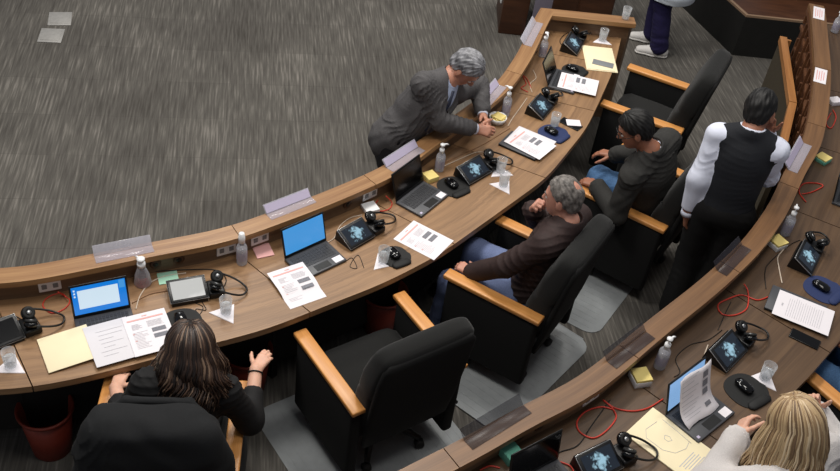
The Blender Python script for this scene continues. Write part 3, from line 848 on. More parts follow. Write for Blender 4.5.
def tablet(quad, z, lb, scr='scr_tab', tilt=28, w=None):
    """conference unit: a framed touch screen on a wedge; quad = TL TR BR BL of the screen"""
    P = [at(x, y, z + .045) for x, y in quad]
    c = sum(P, Vector()) / 4; e = ((P[1] - P[0]) + (P[2] - P[3])).normalized(); yaw = math.atan2(e.y, e.x)
    W = w or min(.225, max(.19, ((P[1] - P[0]).length + (P[2] - P[3]).length) / 2)); H = .135
    t = thing('conference_unit', lb, 'tablet', (c.x, c.y, z), yaw, 'touch screen conference units')
    tl = R(tilt); up = Vector((0, math.cos(tl), math.sin(tl))); nr = Vector((0, -math.sin(tl), math.cos(tl)))
    Mx = Matrix(((1, 0, 0), (0, up.y, nr.y), (0, up.z, nr.z)))
    o = Vector((0, 0, .048))
    h = H / 2 * math.sin(tl); y = H / 2 * math.cos(tl)
    wd = MB(); T = Matrix(((0, 0, 1, 0), (1, 0, 0, 0), (0, 1, 0, 0), (0, 0, 0, 1)))
    wd.prism([(-y, 0), (y + .02, 0), (y + .012, .048 + h - .014), (-y, .048 - h - .006)], -W / 2 + .006, W / 2 - .006, T=T); wd.build('stand', M['black'], t)
    f = MB(); f.box(o, (W, H, .014), M=Mx, bev=.005); fr = f.build('frame', M['black'], t)
    g = MB(); g.box(o, (W + .003, H + .003, .006), M=Mx, bev=.002); g.build('bezel', M['silver'], fr)
    MB().box(o + nr * .0075, (W * .84, H * .78, .0014), M=Mx).build('screen', M[scr], fr)
    ex = MB(); ex.box((W / 2 + .045, -.005, .022), (.085, H * .8, .042), bev=.010, seg=3); ex.build('speaker_base', M['black'], t)
    return c, yaw, W


def headphones(tab, z, lb, turn=0, dx=.05, dz=.044):
    """two ear cups resting on the unit's base, the band looping out over the desk"""
    c, yaw, W = tab; o = Vector((c.x + math.cos(yaw) * (W / 2 + dx), c.y + math.sin(yaw) * (W / 2 + dx), z))
    t = thing('headphones', lb, 'headphones', o, yaw - R(90) + R(turn), 'black headsets beside the conference units')
    b = MB(); pts = []
    for k in range(21):
        a = math.pi * k / 20; s_ = math.sin(a)
        pts.append((.062 * math.cos(a) * (1 + .25 * s_), .01 + .15 * s_, dz + .03 - (dz + .012) * min(1, s_ * 1.15)))
    b.tube(pts, .0055, 8); b.build('headband', M['black'], t)
    for s in (-1, 1):
        T = Matrix.Translation((s * .040, .0, dz + .024)) @ Matrix.Rotation(s * R(-38), 4, 'Y') @ Matrix.Rotation(R(-15), 4, 'X')
        c_ = MB(); c_.lathe([(.001, -.014), (.026, -.014), (.034, -.008), (.034, .004), (.028, .010), (.001, .010)], 20, T=T, cap=False); cp = c_.build('ear_cup', M['gloss'], t)
        p = MB(); p.lathe([(.016, .008), (.028, .010), (.032, .016), (.028, .023), (.016, .019), (.001, .015)], 20, T=T, cap=False); p.build('ear_pad', M['matte'], cp)
        k = MB(); k.lathe([(.001, .019), (.011, .020), (.012, .0225), (.001, .023)], 14, T=T, cap=False); k.build('disc', M['silver'], cp)
    return t


def bottle(px, z, lb, kind='pump', gel='lilac_gel', h=.21, r=.03):
    t = thing('sanitizer_bottle', lb, 'bottle', at(*px, z), random.uniform(0, 6), 'hand sanitizer bottles')
    hb = h * .72
    prof = [(r * .6, 0), (r * .95, .002), (r, .008), (r, hb * .70), (r * .93, hb * .8), (r * .55, hb * .93), (r * .42, hb)] if kind != 'cone' else [(r * .7, 0), (r * 1.05, .003), (r * 1.1, .01), (r * .9, hb * .5), (r * .5, hb * .88), (r * .36, hb)]
    MB().lathe(prof, 22).build('body', M['clear_pet'], t)
    fl = hb * (.5 if kind == 'cone' else .66); q = .93
    rf = [(rr * q, zz) for rr, zz in prof if zz <= fl]; rf[0] = (rf[0][0], .003); rf.append((r * .86, fl))
    MB().lathe(rf, 20).build('gel', M[gel], t)
    c = MB()
    if kind == 'flip':
        c.lathe([(r * .62, hb), (r * .62, hb + .035), (r * .55, hb + .038), (r * .5, h), (r * .2, h + .002)], 18)
    else:
        c.lathe([(r * .52, hb - .004), (r * .52, hb + .020), (r * .25, hb + .022), (r * .16, hb + .026), (r * .16, h - .012), (r * .5, h - .010), (r * .5, h), (r * .1, h + .003)], 16)
        c.tube([(0, 0, h - .005), (.028, 0, h - .004), (.042, 0, h - .012)], [.007, .006, .004], 8)
    c.build('cap', M['white'], t)
    l = MB(); l.lathe([(r * 1.012, hb * .22), (r * 1.012, hb * .60)], 22, cap=False)
    if kind != 'cone': l.build('label', M['bottle_label'], t)
    return t


def tumbler(px, z, lb, nap=True, rot=0, fill=.055):
    p = at(*px, z)
    if nap:
        n = MB(); n.prism([(-.075, -.045), (.075, -.045), (0, .075)], 0, .002)
        n.prism([(-.07, -.044), (.072, -.043), (0, .07)], .002, .0035)
        tag(n.build('napkin', M['paper'], None, p, rot), 'white folded napkin under ' + lb.replace('clear ', 'the '), 'napkin', 'napkins under tumblers')
    t = thing('tumbler', lb, 'glass', (p.x, p.y, z + (.0045 if nap else .001)), 0, 'drinking glasses')
    MB().lathe([(.026, 0), (.028, .002), (.034, .098), (.032, .098), (.027, .008), (.001, .008)], 24, cap=False).build('vessel', M['glass'], t)
    MB().lathe([(.001, .009), (.0265, .009), (.0295, fill), (.001, fill)], 20, cap=False).build('water', M['water'], t)
    return t


def mouse_pad(px, z, lb, m='matte', yaw=0, s=1.0, mouse=(0, .02), mlb=None):
    p = at(*px, z); b = MB(); pts = []
    for k in range(36):
        a = 2 * math.pi * k / 36; rr = .112 + .014 * math.cos(2 * a) - .012 * math.exp(-((a - math.pi) ** 2) * 4) - .012 * math.exp(-((a) ** 2) * 4)
        pts.append((rr * .92 * math.cos(a) * s, rr * math.sin(a) * s * 1.08))
    b.prism(pts, 0, .004)
    t = thing('mouse_pad', lb, 'mouse pad', p, yaw, 'mouse pads')
    b.build('mat', M[m], t)
    w = MB(); w.loft([((x, -.085 * s, .006), (0, 1, 0), (0, 0, 1), .026 * q, .013 * q) for x, q in ((-.075 * s, .3), (-.06 * s, .9), (-.02, 1), (.02, 1), (.06 * s, .9), (.075 * s, .3))], n=16, e=2.4); w.build('wrist_rest', M[m], t)
    c, sn = math.cos(yaw), math.sin(yaw); mx, my = mouse
    mp = Vector((p.x + c * mx - sn * my, p.y + sn * mx + c * my, z + .0045))
    mt = thing('computer_mouse', mlb or ('black mouse on ' + lb), 'mouse', mp, yaw, 'computer mice')
    q = MB(); q.loft([((0, y, .012 + .004 * hh), (1, 0, 0), (0, 0, 1), .030 * w_, .015 * hh) for y, w_, hh in ((-.052, .35, .35), (-.045, .8, .75), (-.02, 1, 1.05), (.015, .95, 1), (.04, .82, .75), (.05, .4, .35))], n=20, e=2.5); q.build('shell', M['gloss'], mt)
    MB().lathe([(.002, -.003), (.007, -.003), (.007, .003), (.002, .003)], 12, T=Matrix.Translation((0, .026, .026)) @ Matrix.Rotation(R(90), 4, 'Y')).build('wheel', M['grey'], mt)
    return t


def cable(pts, z, lb, m='bwire', r=.003, cat='cable', lift=0, group=None, closed=False):
    P = []
    for i, p in enumerate(pts): P.append(at(p[0], p[1], z + r + (p[2] if len(p) > 2 else 0)))
    out = []
    for i in range(len(P) - 1):
        p0, p1, p2, p3 = P[max(i - 1, 0)], P[i], P[i + 1], P[min(i + 2, len(P) - 1)]
        for k in range(8):
            t = k / 8; out.append(.5 * ((2 * p1) + (p2 - p0) * t + (2 * p0 - 5 * p1 + 4 * p2 - p3) * t * t + (3 * p1 - p0 - 3 * p2 + p3) * t ** 3))
    out.append(P[-1])
    o = MB().tube(out, r, 7).build('cable', M[m]); return tag(o, lb, cat, group)


def nameplate(a, b, z, lb, hgt=.055, insert='lilac', clear='acrylic'):
    """clear holder: a foot on the ledge and a face leaning out, from a to b"""
    A, B = at(*a, z), at(*b, z); c = (A + B) / 2; L_ = (B - A).length; yaw = yaw_of(A, B)
    t = thing('name_plate', lb, 'name plate', (c.x, c.y, z), yaw, 'clear name plate holders on the ledges')
    Mx = Matrix.Rotation(R(-42), 3, 'X'); up = Vector((0, math.sin(R(42)), math.cos(R(42))))
    MB().box((0, -.03, .002), (L_, .055, .0035), bev=.001).build('foot', M['acrylic_clear' if clear == 'acrylic_clear' else 'acrylic_pale'], t)
    MB().box(Vector((0, 0, .002)) + up * hgt / 2, (L_, .004, hgt), M=Mx, bev=.001).build('face', M[clear], t)
    if insert: MB().box(Vector((0, -.0035, .004)) + up * hgt * .48, (L_ * .97, .0014, hgt * .86), M=Mx).build('insert_card', M[insert], t)
    return t


def note_block(px, z, lb, m='yellow', yaw=0, th=.03, base=None, s=.078):
    t = thing('sticky_notes', lb, 'sticky notes', at(*px, z), yaw, 'sticky note blocks')
    if base:
        MB().box((0, 0, th * .35), (s * 1.02, s * 1.02, th * .7), bev=.002).build('lower_pad', M[base], t)
        MB().box((.002, .001, th * .85), (s, s, th * .3), bev=.001).build('top_pad', M[m], t)
    else:
        MB().box((0, 0, th / 2), (s, s, th), bev=.001).build('pad', M[m], t)
    return t


def nearest(P, p):
    i = int(np.argmin(((P - np.array([p.x, p.y])) ** 2).sum(1))); i = min(max(i, 1), len(P) - 2)
    tn = P[i + 1] - P[i - 1]; return P[i], math.atan2(tn[1], tn[0])


def socket(px, z, P, lb, w=.11, m='white', rnd=False):
    p = at(*px, z); q, yaw = nearest(P, p)
    tn = np.array([math.cos(yaw), math.sin(yaw)]); s = (np.array([p.x, p.y]) - q) @ tn
    base = q + tn * s; nx = np.array([tn[1], -tn[0]]); o = base + nx * .004
    if rnd:
        t = thing('microphone_jack', lb, 'socket', (o[0], o[1], z), yaw, 'round jacks in the desk upstands')
        T = Matrix.Rotation(R(90), 4, 'X')
        MB().lathe([(.012, -.004), (.027, -.004), (.030, .002), (.027, .005), (.018, .005)], 20, T=T).build('ring', M['dark_wood'], t)
        MB().lathe([(.001, .0062), (.015, .0062), (.016, .0045)], 16, T=T, cap=False).build('hole', M['black'], t)
        return t
    t = thing('wall_socket', lb, 'socket', (o[0], o[1], z), yaw, 'white socket plates in the desk upstands')
    MB().box((0, 0, 0), (w, .008, .068), bev=.003).build('plate', M[m], t)
    for q_ in (-.25, .25): MB().box((w * q_, -.0045, 0), (.026, .004, .03), bev=.002).build('outlet', M['grey'], t)
    return t


# ---- papers and folders on the left desk, from the left edge
f1, w_, h_ = card([(38.4, 340.5), (88, 326.5), (119, 359), (47.5, 374.8)], ZD, 'plain cream cardboard folder lying open at the left end of the desk', 'folder', 'cream', 'folder')
f1.location.z += .013; f1.rotation_euler[1] = -R(2.6)
sheet([(82, 330), (121, 319.5), (102, 364.5)], ZD + .0205, 'white handwritten sheet between cream folder and the printed form, bottom left', style='notes', m='paper_b')
sheet([(119.9, 318.2), (161.9, 308), (137.5, 357)], ZD + .0235, 'printed form with red header beside the dark-haired woman')
sheet([(267.2, 276.4), (304.3, 264.1), (288.4, 309.7)], ZD + .001, 'printed form with red header overlapping the blue-screen laptop in the middle', lift=.0195, l0=-.25, l1=-.05)
sheet([(394.1, 238.9), (413.9, 220.9), (433.8, 259.8)], ZD + .001, 'printed form with red header lying alone on the desk beside the brown-jacketed man')
sheet([(500, 139), (515, 124), (547, 159)], ZD + .020, 'rear printed sheet of the pair on the closed black laptop', style='notes', m='paper_b')
sheet([(505.1, 140.2), (522, 127.5), (538.6, 160.4)], ZD + .0235, 'front printed form of the pair on the closed black laptop')
sheet([(557.8, 85.2), (562, 71.3), (595.2, 96.8)], ZD + .020, 'printed form lying across the keyboard of the far open laptop')
f2, w_, h_ = card([(581.9, 45.7), (612, 49), (617.5, 72.5), (586.5, 70)], ZD, 'cream folder stack at the far end of the left desk', 'folder', 'cream', 'folder', th=.006)
card([(583.5, 46.5), (610, 49.5), (615, 71), (587.5, 68.5)], ZD + .0075, 'top cream sheet lying on the cream folder at the far end', 'paper_sheet', 'cream', 'paper', th=.0015)
card([(593.5, 59), (614, 64), (613, 68.5), (592, 63.5)], ZD + .0105, 'grey ruler lying on the cream folder', 'ruler', 'grey', 'ruler', th=.003)

# ---- laptops
laptop((74, 321), (131, 309), ZD, 'open laptop with a bright blue desktop and white window, bottom left', 16, 'windows')
laptop((284, 261), (326, 242), ZD, 'open laptop with plain blue screen left of the printed form', 15, 'blue', w=.285)
laptop((395, 204), (423, 182.5), ZD, 'open laptop with black screen near the leaning man', 18, 'off', w=.285)
laptop((547, 88), (555.5, 70), ZD, 'open laptop with dark screen at the far end, printed form on its keys', 24, 'off', w=.27)
lr = laptop((663.5, 417), (701, 388), ZR, 'open laptop with a sheet draped over its pale screen, blonde woman\'s desk', 14, 'pale', w=.295, d=.2)
laptop((829.5, 209), (840, 176), ZR, 'open laptop cut by the right edge, screen seen from the side', 10, 'off', w=.285)
laptop((508, 486), (555, 461), ZR, 'laptop with black screen cut by the bottom edge on right desk', 8, 'off', w=.285)
# closed black laptop under the pair of sheets
P = [at(x, y, ZD) for x, y in ((494, 148), (513, 132), (545, 150), (521, 160))]
t = thing('closed_laptop', 'closed black laptop under the pair of printed forms', 'laptop', (P[0] + P[2]) / 2 + Vector((.02, .03, 0)), yaw_of(P[0], P[3]))
MB().box((0, 0, .006), (.27, .19, .010), bev=.003).build('base', M['matte'], t); MB().box((0, 0, .0145), (.27, .19, .006), bev=.0025).build('lid', M['graphite'], t)
# dark folder under the letter on the right desk
P = [at(x, y, ZR) for x, y in ((759, 312), (770, 284), (840, 318), (798, 330))]
t = thing('closed_laptop', 'closed dark laptop under the long white letter on the right desk', 'laptop', at(795, 309, ZR), yaw_of(P[1], P[0]) + R(90))
MB().box((0, 0, .006), (.30, .21, .010), bev=.003).build('base', M['matte'], t); MB().box((0, 0, .0145), (.30, .21, .006), bev=.0025).build('lid', M['graphite'], t)
sheet([(769.7, 312), (778.2, 288), (830, 338)], ZR + .0185, 'long white typed letter on the closed dark laptop, right desk', size=(.216, .30), style='letter')
# sheet draped over the screen of the right-hand laptop
T_ = lr.matrix_basis if False else None
b = MB(); vs = []; fs = []
prof = [(.105, .222), (.093, .196), (.078, .15), (.062, .105), (.045, .07), (.025, .047), (0, .034), (-.03, .026)]
for j, (y, z) in enumerate(prof):
    for i in range(7): vs.append((-.125 + .245 * i / 6 + .012 - .02 * j / 7, y + .006 * math.sin(i * 1.1), z + .004 * math.sin(i * .9)))
fs = [[j * 7 + i, j * 7 + i + 1, (j + 1) * 7 + i + 1, (j + 1) * 7 + i] for j in range(7) for i in range(6)]
b.add(vs, fs, 0, True)
for k in range(4):     # picture blocks down the right side
    j = 1.1 + 1.35 * k; jj = int(j); (y0, z0), (y1, z1) = prof[jj], prof[jj + 1]
    f0 = [vs[jj * 7 + 4], vs[jj * 7 + 5], tuple(Vector(vs[jj * 7 + 5]).lerp(Vector(vs[(jj + 1) * 7 + 5]), .7)), tuple(Vector(vs[jj * 7 + 4]).lerp(Vector(vs[(jj + 1) * 7 + 4]), .7))]
    b.add([(x + .006, y - .0022, z + .0022) for x, y, z in f0], [[0, 1, 2, 3]], 2)
for k in range(11):
    j = .3 + .55 * k; jj = int(j); fr_ = j - jj
    for x0, x1 in ((.4, 3.4),):
        pts = []
        for xi in (x0, x1 - (k % 3) * .4):
            a_ = Vector(vs[jj * 7 + int(xi)]).lerp(Vector(vs[jj * 7 + int(xi) + 1]), xi - int(xi)); c_ = Vector(vs[(jj + 1) * 7 + int(xi)]).lerp(Vector(vs[(jj + 1) * 7 + int(xi) + 1]), xi - int(xi)); pts.append(a_.lerp(c_, fr_)); pts.append(a_.lerp(c_, fr_ + .06))
        b.add([p + Vector((0, -.0016, .0016)) for p in (pts[0], pts[2], pts[3], pts[1])], [[0, 1, 2, 3]], 1)
o = b.build('paper_sheet', [M['paper'], M['grey_ink'], M['pic_ink']], None, lr.location, lr.rotation_euler.z)
md = o.modifiers.new('thickness', 'SOLIDIFY'); md.thickness = .0006; md.offset = 0
tag(o, 'white sheet with grey pictures draped over the open laptop, blonde woman\'s desk', 'paper', 'printed sheets on the desks')
# drawing pad
P = [at(x, y, ZR) for x, y in ((628, 432), (652, 413), (711, 456))]
c = P[0] + (P[2] - P[1]) * .5 + (P[1] - P[0]) * .5
b = MB(); b.box((0, 0, .004), (.345, .235, .008), bev=.001)
for i, (pts) in enumerate(([(-.10, .09), (-.02, .085), (.07, .075)], [(-.11, .06), (-.12, -.02), (-.09, -.06), (.0, -.06), (.05, -.03), (.07, .03), (.06, .07)], [(-.04, .02), (-.02, .03), (.0, .02), (-.01, 0), (-.03, 0), (-.04, .02)])):
    b.tube([(x, y, .0085) for x, y in pts], .0012, 5, mi=1)
for k in range(5): b.box((.105 + .012 * k, -.02 + .004 * k, .0083), (.004, .12 - .02 * (k % 2), .0006), mi=1)
tag(b.build('drawing_pad', [M['cream'], M['grey_ink']], None, c, yaw_of(P[1], P[2])), 'cream pad with pencil sketches beside the draped laptop', 'notepad')

# ---- conference units and headsets
TB = [([(-12, 330), (10, 322), (14, 336), (-10, 346)], ZD, 'black conference unit cut by the left edge of the photo', 'scr_off'),
      ([(167, 283), (203.3, 276), (210, 297), (170, 303.3)], ZD, 'conference unit with pale reflecting screen above the dark-haired woman', 'scr_glare'),
      ([(338.3, 233), (362.5, 218.5), (374, 235.4), (349.8, 248.4)], ZD, 'conference unit right of the plain blue laptop screen', 'scr_tab'),
      ([(456.3, 171), (479.8, 157), (491, 170), (469.6, 181.4)], ZD, 'conference unit by the closed black laptop, below the leaning man\'s hands', 'scr_tab'),
      ([(530.4, 107), (542.7, 95.6), (551, 104.6), (541, 118.7)], ZD, 'conference unit in front of the far open laptop', 'scr_tab'),
      ([(564, 44.5), (571.8, 32), (583, 43), (576.4, 54.3)], ZD, 'conference unit at the far end beside the cream folder', 'scr_tab'),
      ([(709.7, 352), (730, 332), (748.7, 348), (725.8, 371)], ZR, 'conference unit above the draped laptop on right desk', 'scr_tab'),
      ([(795, 259.6), (805.6, 241.6), (819.5, 254), (811, 274.5)], ZR, 'conference unit beside the blue mouse pad, right desk', 'scr_tab'),
      ([(575.7, 460.7), (611.4, 443), (622, 465), (588, 482)], ZR, 'conference unit at the bottom edge beside the drawing pad', 'scr_tab')]
M['scr_glare'] = screen_mat('tablet_screen_glare', '#d8d8d4', '#f4f2ee', .8, 6)  # reflected light on this screen, painted as an even pale glow
HP = ('black headset at the left edge, band over the desk', 'black headset behind the tumbler by the pale tablet', 'black headset beside the red cable and white box', 'black headset next to the closed black laptop',
      'black headset in front of the far open laptop', 'black headset at the far end by the end ledge', 'black headset on the right desk above the mouse pad and phone', 'black headset at right edge above the blue mouse pad', 'black headset on the corner of the drawing pad')
for (q, z, lb, s), hb in zip(TB, HP):
    headphones(tablet(q, z, lb, s, tilt=20 if s == 'scr_glare' else 28), z, hb, random.uniform(-25, 15))

# ---- bottles
bottle((143, 283), ZD, 'pump bottle with pink gel beside the left laptop', 'cone', 'pink_gel', h=.175, r=.042)
bottle((241.9, 262.9), ZD, 'tall clear bottle with white flip cap beside the pink notes', 'flip', h=.215)
bottle((439, 170), ZD, 'clear pump bottle beside yellow notes near leaning man\'s elbow', h=.20)
bottle((505, 115), ZD, 'clear pump bottle beside the notes in a bowl, by the leaning man', h=.225)
bottle((542, 56), ZD, 'clear pump bottle behind the far laptop screen', h=.20)
bottle((659, 366.7), ZR, 'clear pump bottle left of the draped laptop', h=.205)
bottle((784.5, 234), ZR, 'clear pump bottle against the ledge by yellow notes, right desk', h=.205)
bottle((834, 32), ZR, 'clear pump bottle at the upper right edge of the photo', h=.19)

# ---- glasses on napkins
tumbler((11, 366), ZD, 'clear tumbler at the left edge of the desk', rot=R(10))
tumbler((226, 313), ZD, 'clear tumbler by the pale tablet', rot=R(-20))
tumbler((383, 262), ZD, 'clear tumbler beside the mouse pad left of the lone form', rot=R(30))
tumbler((503, 186), ZD, 'clear tumbler in front of the brown-jacketed man', rot=R(-30))
tumbler((500, 172), ZD, 'clear tumbler beside the headset by the closed laptop', rot=R(20))
tumbler((554, 126), ZD, 'clear tumbler beside the conference unit near the phone', nap=False)
tumbler((602, 41), ZD, 'clear tumbler behind the cream folder', rot=R(0))
tumbler((764, 379), ZR, 'clear tumbler beside the mouse pad on right desk', rot=R(-25))
p = at(625, 19, ZL); tumbler((625, 19), ZL, 'clear tumbler standing on the end ledge', nap=False, fill=.05)

# ---- mouse pads
mouse_pad((182, 324), ZD, 'dark mouse pad half hidden by dark-haired woman', yaw=R(30))
mouse_pad((395, 257), ZD, 'black mouse pad left of the lone printed form', yaw=R(40), s=.8)
mouse_pad((453, 187), ZD, 'black mouse pad right of the black-screen laptop', yaw=R(45), s=.92)
mouse_pad((553, 134), ZD, 'navy blue mouse pad beside the pair of sheets', 'blue_pad', R(55), s=.95)
mouse_pad((574, 71), ZD, 'black mouse pad behind the form on the far laptop', yaw=R(60), s=.85)
mouse_pad((746, 391), ZR, 'black mouse pad right of the draped laptop', yaw=R(40), s=1.0)
mouse_pad((823, 290), ZR, 'navy blue mouse pad above the long letter, right desk', 'blue_pad', R(50), s=1.0)


# ---- phones
def phone(quad, z, lb, extra=None):
    P = [at(x, y, z) for x, y in quad]; c = (P[0] + P[2]) / 2
    t = thing('mobile_phone', lb, 'phone', c, yaw_of(P[0], P[1]))
    MB().box((0, 0, .004), (.155, .075, .008), bev=.003).build('body', M['black'], t); MB().box((0, 0, .0085), (.145, .069, .001)).build('screen', M['scr_off'], t)


phone([(789, 337), (793, 331), (820, 342), (816, 350)][0:1] + [(816, 350), (820, 342), (793, 331)], ZR, 'black mobile phone below the long letter on right desk')
phone([(560, 122), (578, 131), (581, 127), (563, 119)], ZD, 'black mobile phone by the navy mouse pad on left desk')
card([(563, 119.5), (577, 120.5), (582, 129), (570, 125)], ZD + .010, 'small white paper lying over the phone on left desk', 'paper_slip', 'paper', 'paper', .001)

# ---- small notes, boxes
card([(156, 274), (176, 271), (178, 282), (160, 285)], ZD, 'mint green sticky note behind the pale tablet', 'sticky_note', 'green', 'sticky notes', .004)
card([(251, 247), (268, 243.5), (275, 253.5), (258, 259)], ZD, 'pink sticky notes below the white socket plate', 'sticky_note', 'pink', 'sticky notes', .006)
note_block((370, 210), ZD, 'small white box beside the red cable and headset', 'white', R(35), .028, s=.085)
note_block((430, 179), ZD, 'pale yellow sticky note block behind the black-screen laptop', 'yellow', R(40), .035)
note_block((639, 381), ZR, 'yellow sticky note block with grey lower pad by the ledge', 'yellow', R(20), .05, 'white', .085)
note_block((776, 246), ZR, 'yellow sticky note block below the pump bottle at the ledge', 'yellow', R(35), .045, 'white', .085)
note_block((822, 161), ZR, 'yellow and teal sticky note block near the upper right', 'yellow', R(45), .035, 'teal', .08)
note_block((510, 457), ZR, 'teal green sticky note block at the bottom edge', 'teal', R(38), .05, s=.08)
t = thing('note_bowl', 'pale bowl heaped with yellow notes by the leaning man\'s hands', 'bowl', at(497, 122, ZD))
MB().lathe([(.03, 0), (.05, .006), (.062, .045), (.058, .045), (.046, .010), (.001, .010)], 20, cap=False).build('bowl', M['white'], t)
for q in range(3): MB().box((.003 * q, 0, .035 + .007 * q), (.075, .075, .006), .3 + .35 * q, bev=.001).build('note', M['yellow'], t)
card([(829, 101), (839, 100), (838, 107), (829, 106)], ZR, 'small white note at the far right edge beside the ledge', 'sticky_note', 'paper', 'sticky notes', .03)

# ---- name plates on the ledges
nameplate((94, 256.5), (152, 245), ZL, 'clear empty name plate holder on the left ledge, shining', insert=None, clear='acrylic')
nameplate((266, 214.5), (311, 197), ZL, 'lilac name plate on the ledge behind the blue laptop')
nameplate((386, 168), (418, 147), ZL, 'lilac name plate on the ledge behind black-screen laptop')
nameplate((479, 107), (499, 85), ZL, 'lilac name plate on the ledge beside the leaning man')
nameplate((524, 45), (536, 22), ZL, 'clear name plate holder near the far corner of the left ledge', insert=None, clear='acrylic')
nameplate((464, 441), (523, 405), ZRL, 'clear name plate holder on right ledge at the bottom', insert=None, clear='acrylic_clear')
nameplate((607, 362), (646, 332), ZRL, 'clear name plate holder on right ledge above the yellow notes', insert=None, clear='acrylic_clear')
nameplate((717, 271), (742, 245), ZRL, 'clear name plate holder on right ledge below the standing man', insert=None, clear='acrylic_clear')
nameplate((788, 170), (803, 143), ZRL, 'pale name plate on right ledge beside the standing man')
for q, lb in (([(813, 88), (816, 69), (828, 63), (826, 78)], 'white printed card lying on the right ledge near the barrier'), ([(814, 24), (815, 8), (824, 2), (825, 15)], 'white printed card on the right ledge at the upper edge')):
    P = [at(x, y, ZRL + .006) for x, y in q]; c = (P[0] + P[2]) / 2; b = MB()
    b.box((0, 0, .001), (.21, .085, .0016)); 
    for k in range(4): b.box((0, .025 - .016 * k, .0021), (.15 - .03 * (k % 2), .006, .0003), mi=1)
    tag(b.build('name_card', [M['paper'], M['pink_ink']], None, c - Vector((0, 0, .005)), yaw_of(P[0], P[1])), lb, 'name card', 'printed cards on the right ledge')

# ---- sockets
for px, lb in (((50, 287), 'grey socket plate beside the red cable, far left'), ((228, 252), 'white socket plate left of the flip-cap bottle'), ((262, 241), 'white socket plate above the pink notes'), ((375, 198), 'white socket plate above the small white box')):
    socket(px, ZD + .062, LP, lb)
for px, lb in (((156, 266), 'round jack in the upstand right of the pink-gel bottle'), ((179, 260), 'round jack in the upstand above the pale tablet'), ((354, 210), 'round jack in the upstand above the third tablet'), ((423, 162), 'round jack in the upstand behind black laptop')):
    socket(px, ZD + .062, LP, lb, rnd=True)
for px, lb in (((522, 440), 'round jack in the right upstand above the teal notes'), ((541, 428), 'round jack in the right upstand near the red loop')):
    socket(px, ZR + .062, RP, lb, rnd=True)
socket((592, 397), ZR + .062, RP, 'pale socket plate in the right upstand left of yellow notes')

# ---- cables
cable([(66, 297, .03), (60, 293), (47, 298), (43, 306), (52, 313), (64, 309), (70, 301), (64, 296), (58, 292, .05)], ZD, 'red cable coiled left of the bright blue laptop', 'red', .0035)
cable([(386, 196, .05), (392, 203), (389, 209), (380, 211), (375, 206), (378, 200, .03)], ZD, 'red cable loop beside the small white box', 'red', .0035)
cable([(531, 88), (527, 79), (523, 76), (526, 84), (521, 88), (528, 92)], ZD, 'red cable tangle behind the far laptop', 'red', .0035)
cable([(768, 297), (757, 300), (742, 295), (728, 299), (718, 305), (722, 314), (735, 315), (747, 308), (748, 292), (744, 284, .02)], ZR, 'red cable loop beside the ledge in the middle of the right desk', 'red', .004)
cable([(663, 399), (648, 408), (632, 411), (615, 408), (603, 400), (612, 408), (616, 418), (606, 431), (593, 438), (580, 432), (577, 422), (585, 412), (600, 407), (612, 409)], ZR, 'red cable with big loop left of the draped laptop', 'red', .004)
cable([(575, 475), (570, 466), (556, 461), (549, 462)], ZR, 'red cable at bottom edge joining the dark laptop', 'red', .004)
cable([(480, 470), (490, 466), (500, 468)], ZR, 'red cable end below the teal notes', 'red', .004)
cable([(833, 110), (836, 118), (831, 128), (826, 123), (831, 113)], ZR, 'red cable loop at the far right edge', 'red', .004)
cable([(806, 202), (799, 192), (803, 184), (815, 183), (823, 186), (812, 192), (802, 194)], ZR, 'red cable loop beside the right-edge laptop', 'red', .004)
cable([(136, 309), (140, 296), (150, 283), (166, 276), (186, 273)], ZD, 'white cable curving from the bright blue laptop to the pale tablet', 'wire', .003)
cable([(132, 303), (150, 294), (170, 290), (180, 284)], ZD, 'brown cable running behind the pale tablet', 'tan_wire', .003)
cable([(150, 272), (180, 270), (215, 270), (226, 279), (222, 290)], ZD, 'black cable behind the pale tablet to the headset', 'bwire', .003)
cable([(0, 318), (14, 316), (24, 322), (28, 330)], ZD, 'black cable at the far left edge', 'bwire', .003)
cable([(195, 303), (203, 307), (199, 315), (196, 309), (206, 310), (202, 302)], ZD, 'thin black cable tangle below the pale tablet', 'bwire', .0022)
cable([(326, 243), (334, 238), (340, 226), (350, 218), (362, 215)], ZD, 'white cable between blue laptop and third tablet', 'wire', .0028)
cable([(345, 262), (352, 258), (357, 268), (350, 266), (358, 255), (364, 268)], ZD, 'thin black cable tangle right of the blue laptop', 'bwire', .002)
cable([(424, 176), (450, 160), (480, 146), (497, 136), (510, 128)], ZD, 'brown cable running along the upstand below the leaning man', 'tan_wire', .003)
cable([(440, 168), (462, 158), (478, 152), (492, 154)], ZD, 'tan cable between pump bottle and fourth tablet', 'wire', .0028)
cable([(527, 98), (520, 108), (512, 119), (508, 126)], ZD, 'pale cable right of the pump bottle near leaning man', 'wire', .003)
cable([(532, 92), (530, 84), (536, 78), (533, 70)], ZD, 'pale cable behind far laptop screen', 'wire', .003)
cable([(566, 50), (560, 42), (563, 36), (572, 30)], ZD, 'black cable left of the far-end tablet', 'bwire', .003)
cable([(782, 283), (779, 268), (778, 257), (786, 247)], ZR, 'white cable from the closed dark laptop to yellow notes', 'wire', .0035)
cable([(700, 388), (705, 375), (704, 358), (708, 345)], ZR, 'white cable from the draped laptop to the tablet', 'wire', .0035)
cable([(674, 377), (680, 372), (676, 358), (690, 345), (708, 340), (722, 330)], ZR, 'thin black cable above the draped laptop', 'bwire', .0025)
cable([(766, 289), (765, 272), (770, 262), (790, 245), (800, 240)], ZR, 'thin black cable beside yellow notes by the ledge', 'bwire', .0025)
cable([(718, 330), (726, 312), (731, 302)], ZR, 'thin black cable below the red loop', 'bwire', .0025)
cable([(549, 460), (560, 452), (578, 445), (592, 425), (610, 400)], ZR, 'black cable crossing the red loop, right desk', 'bwire', .003)
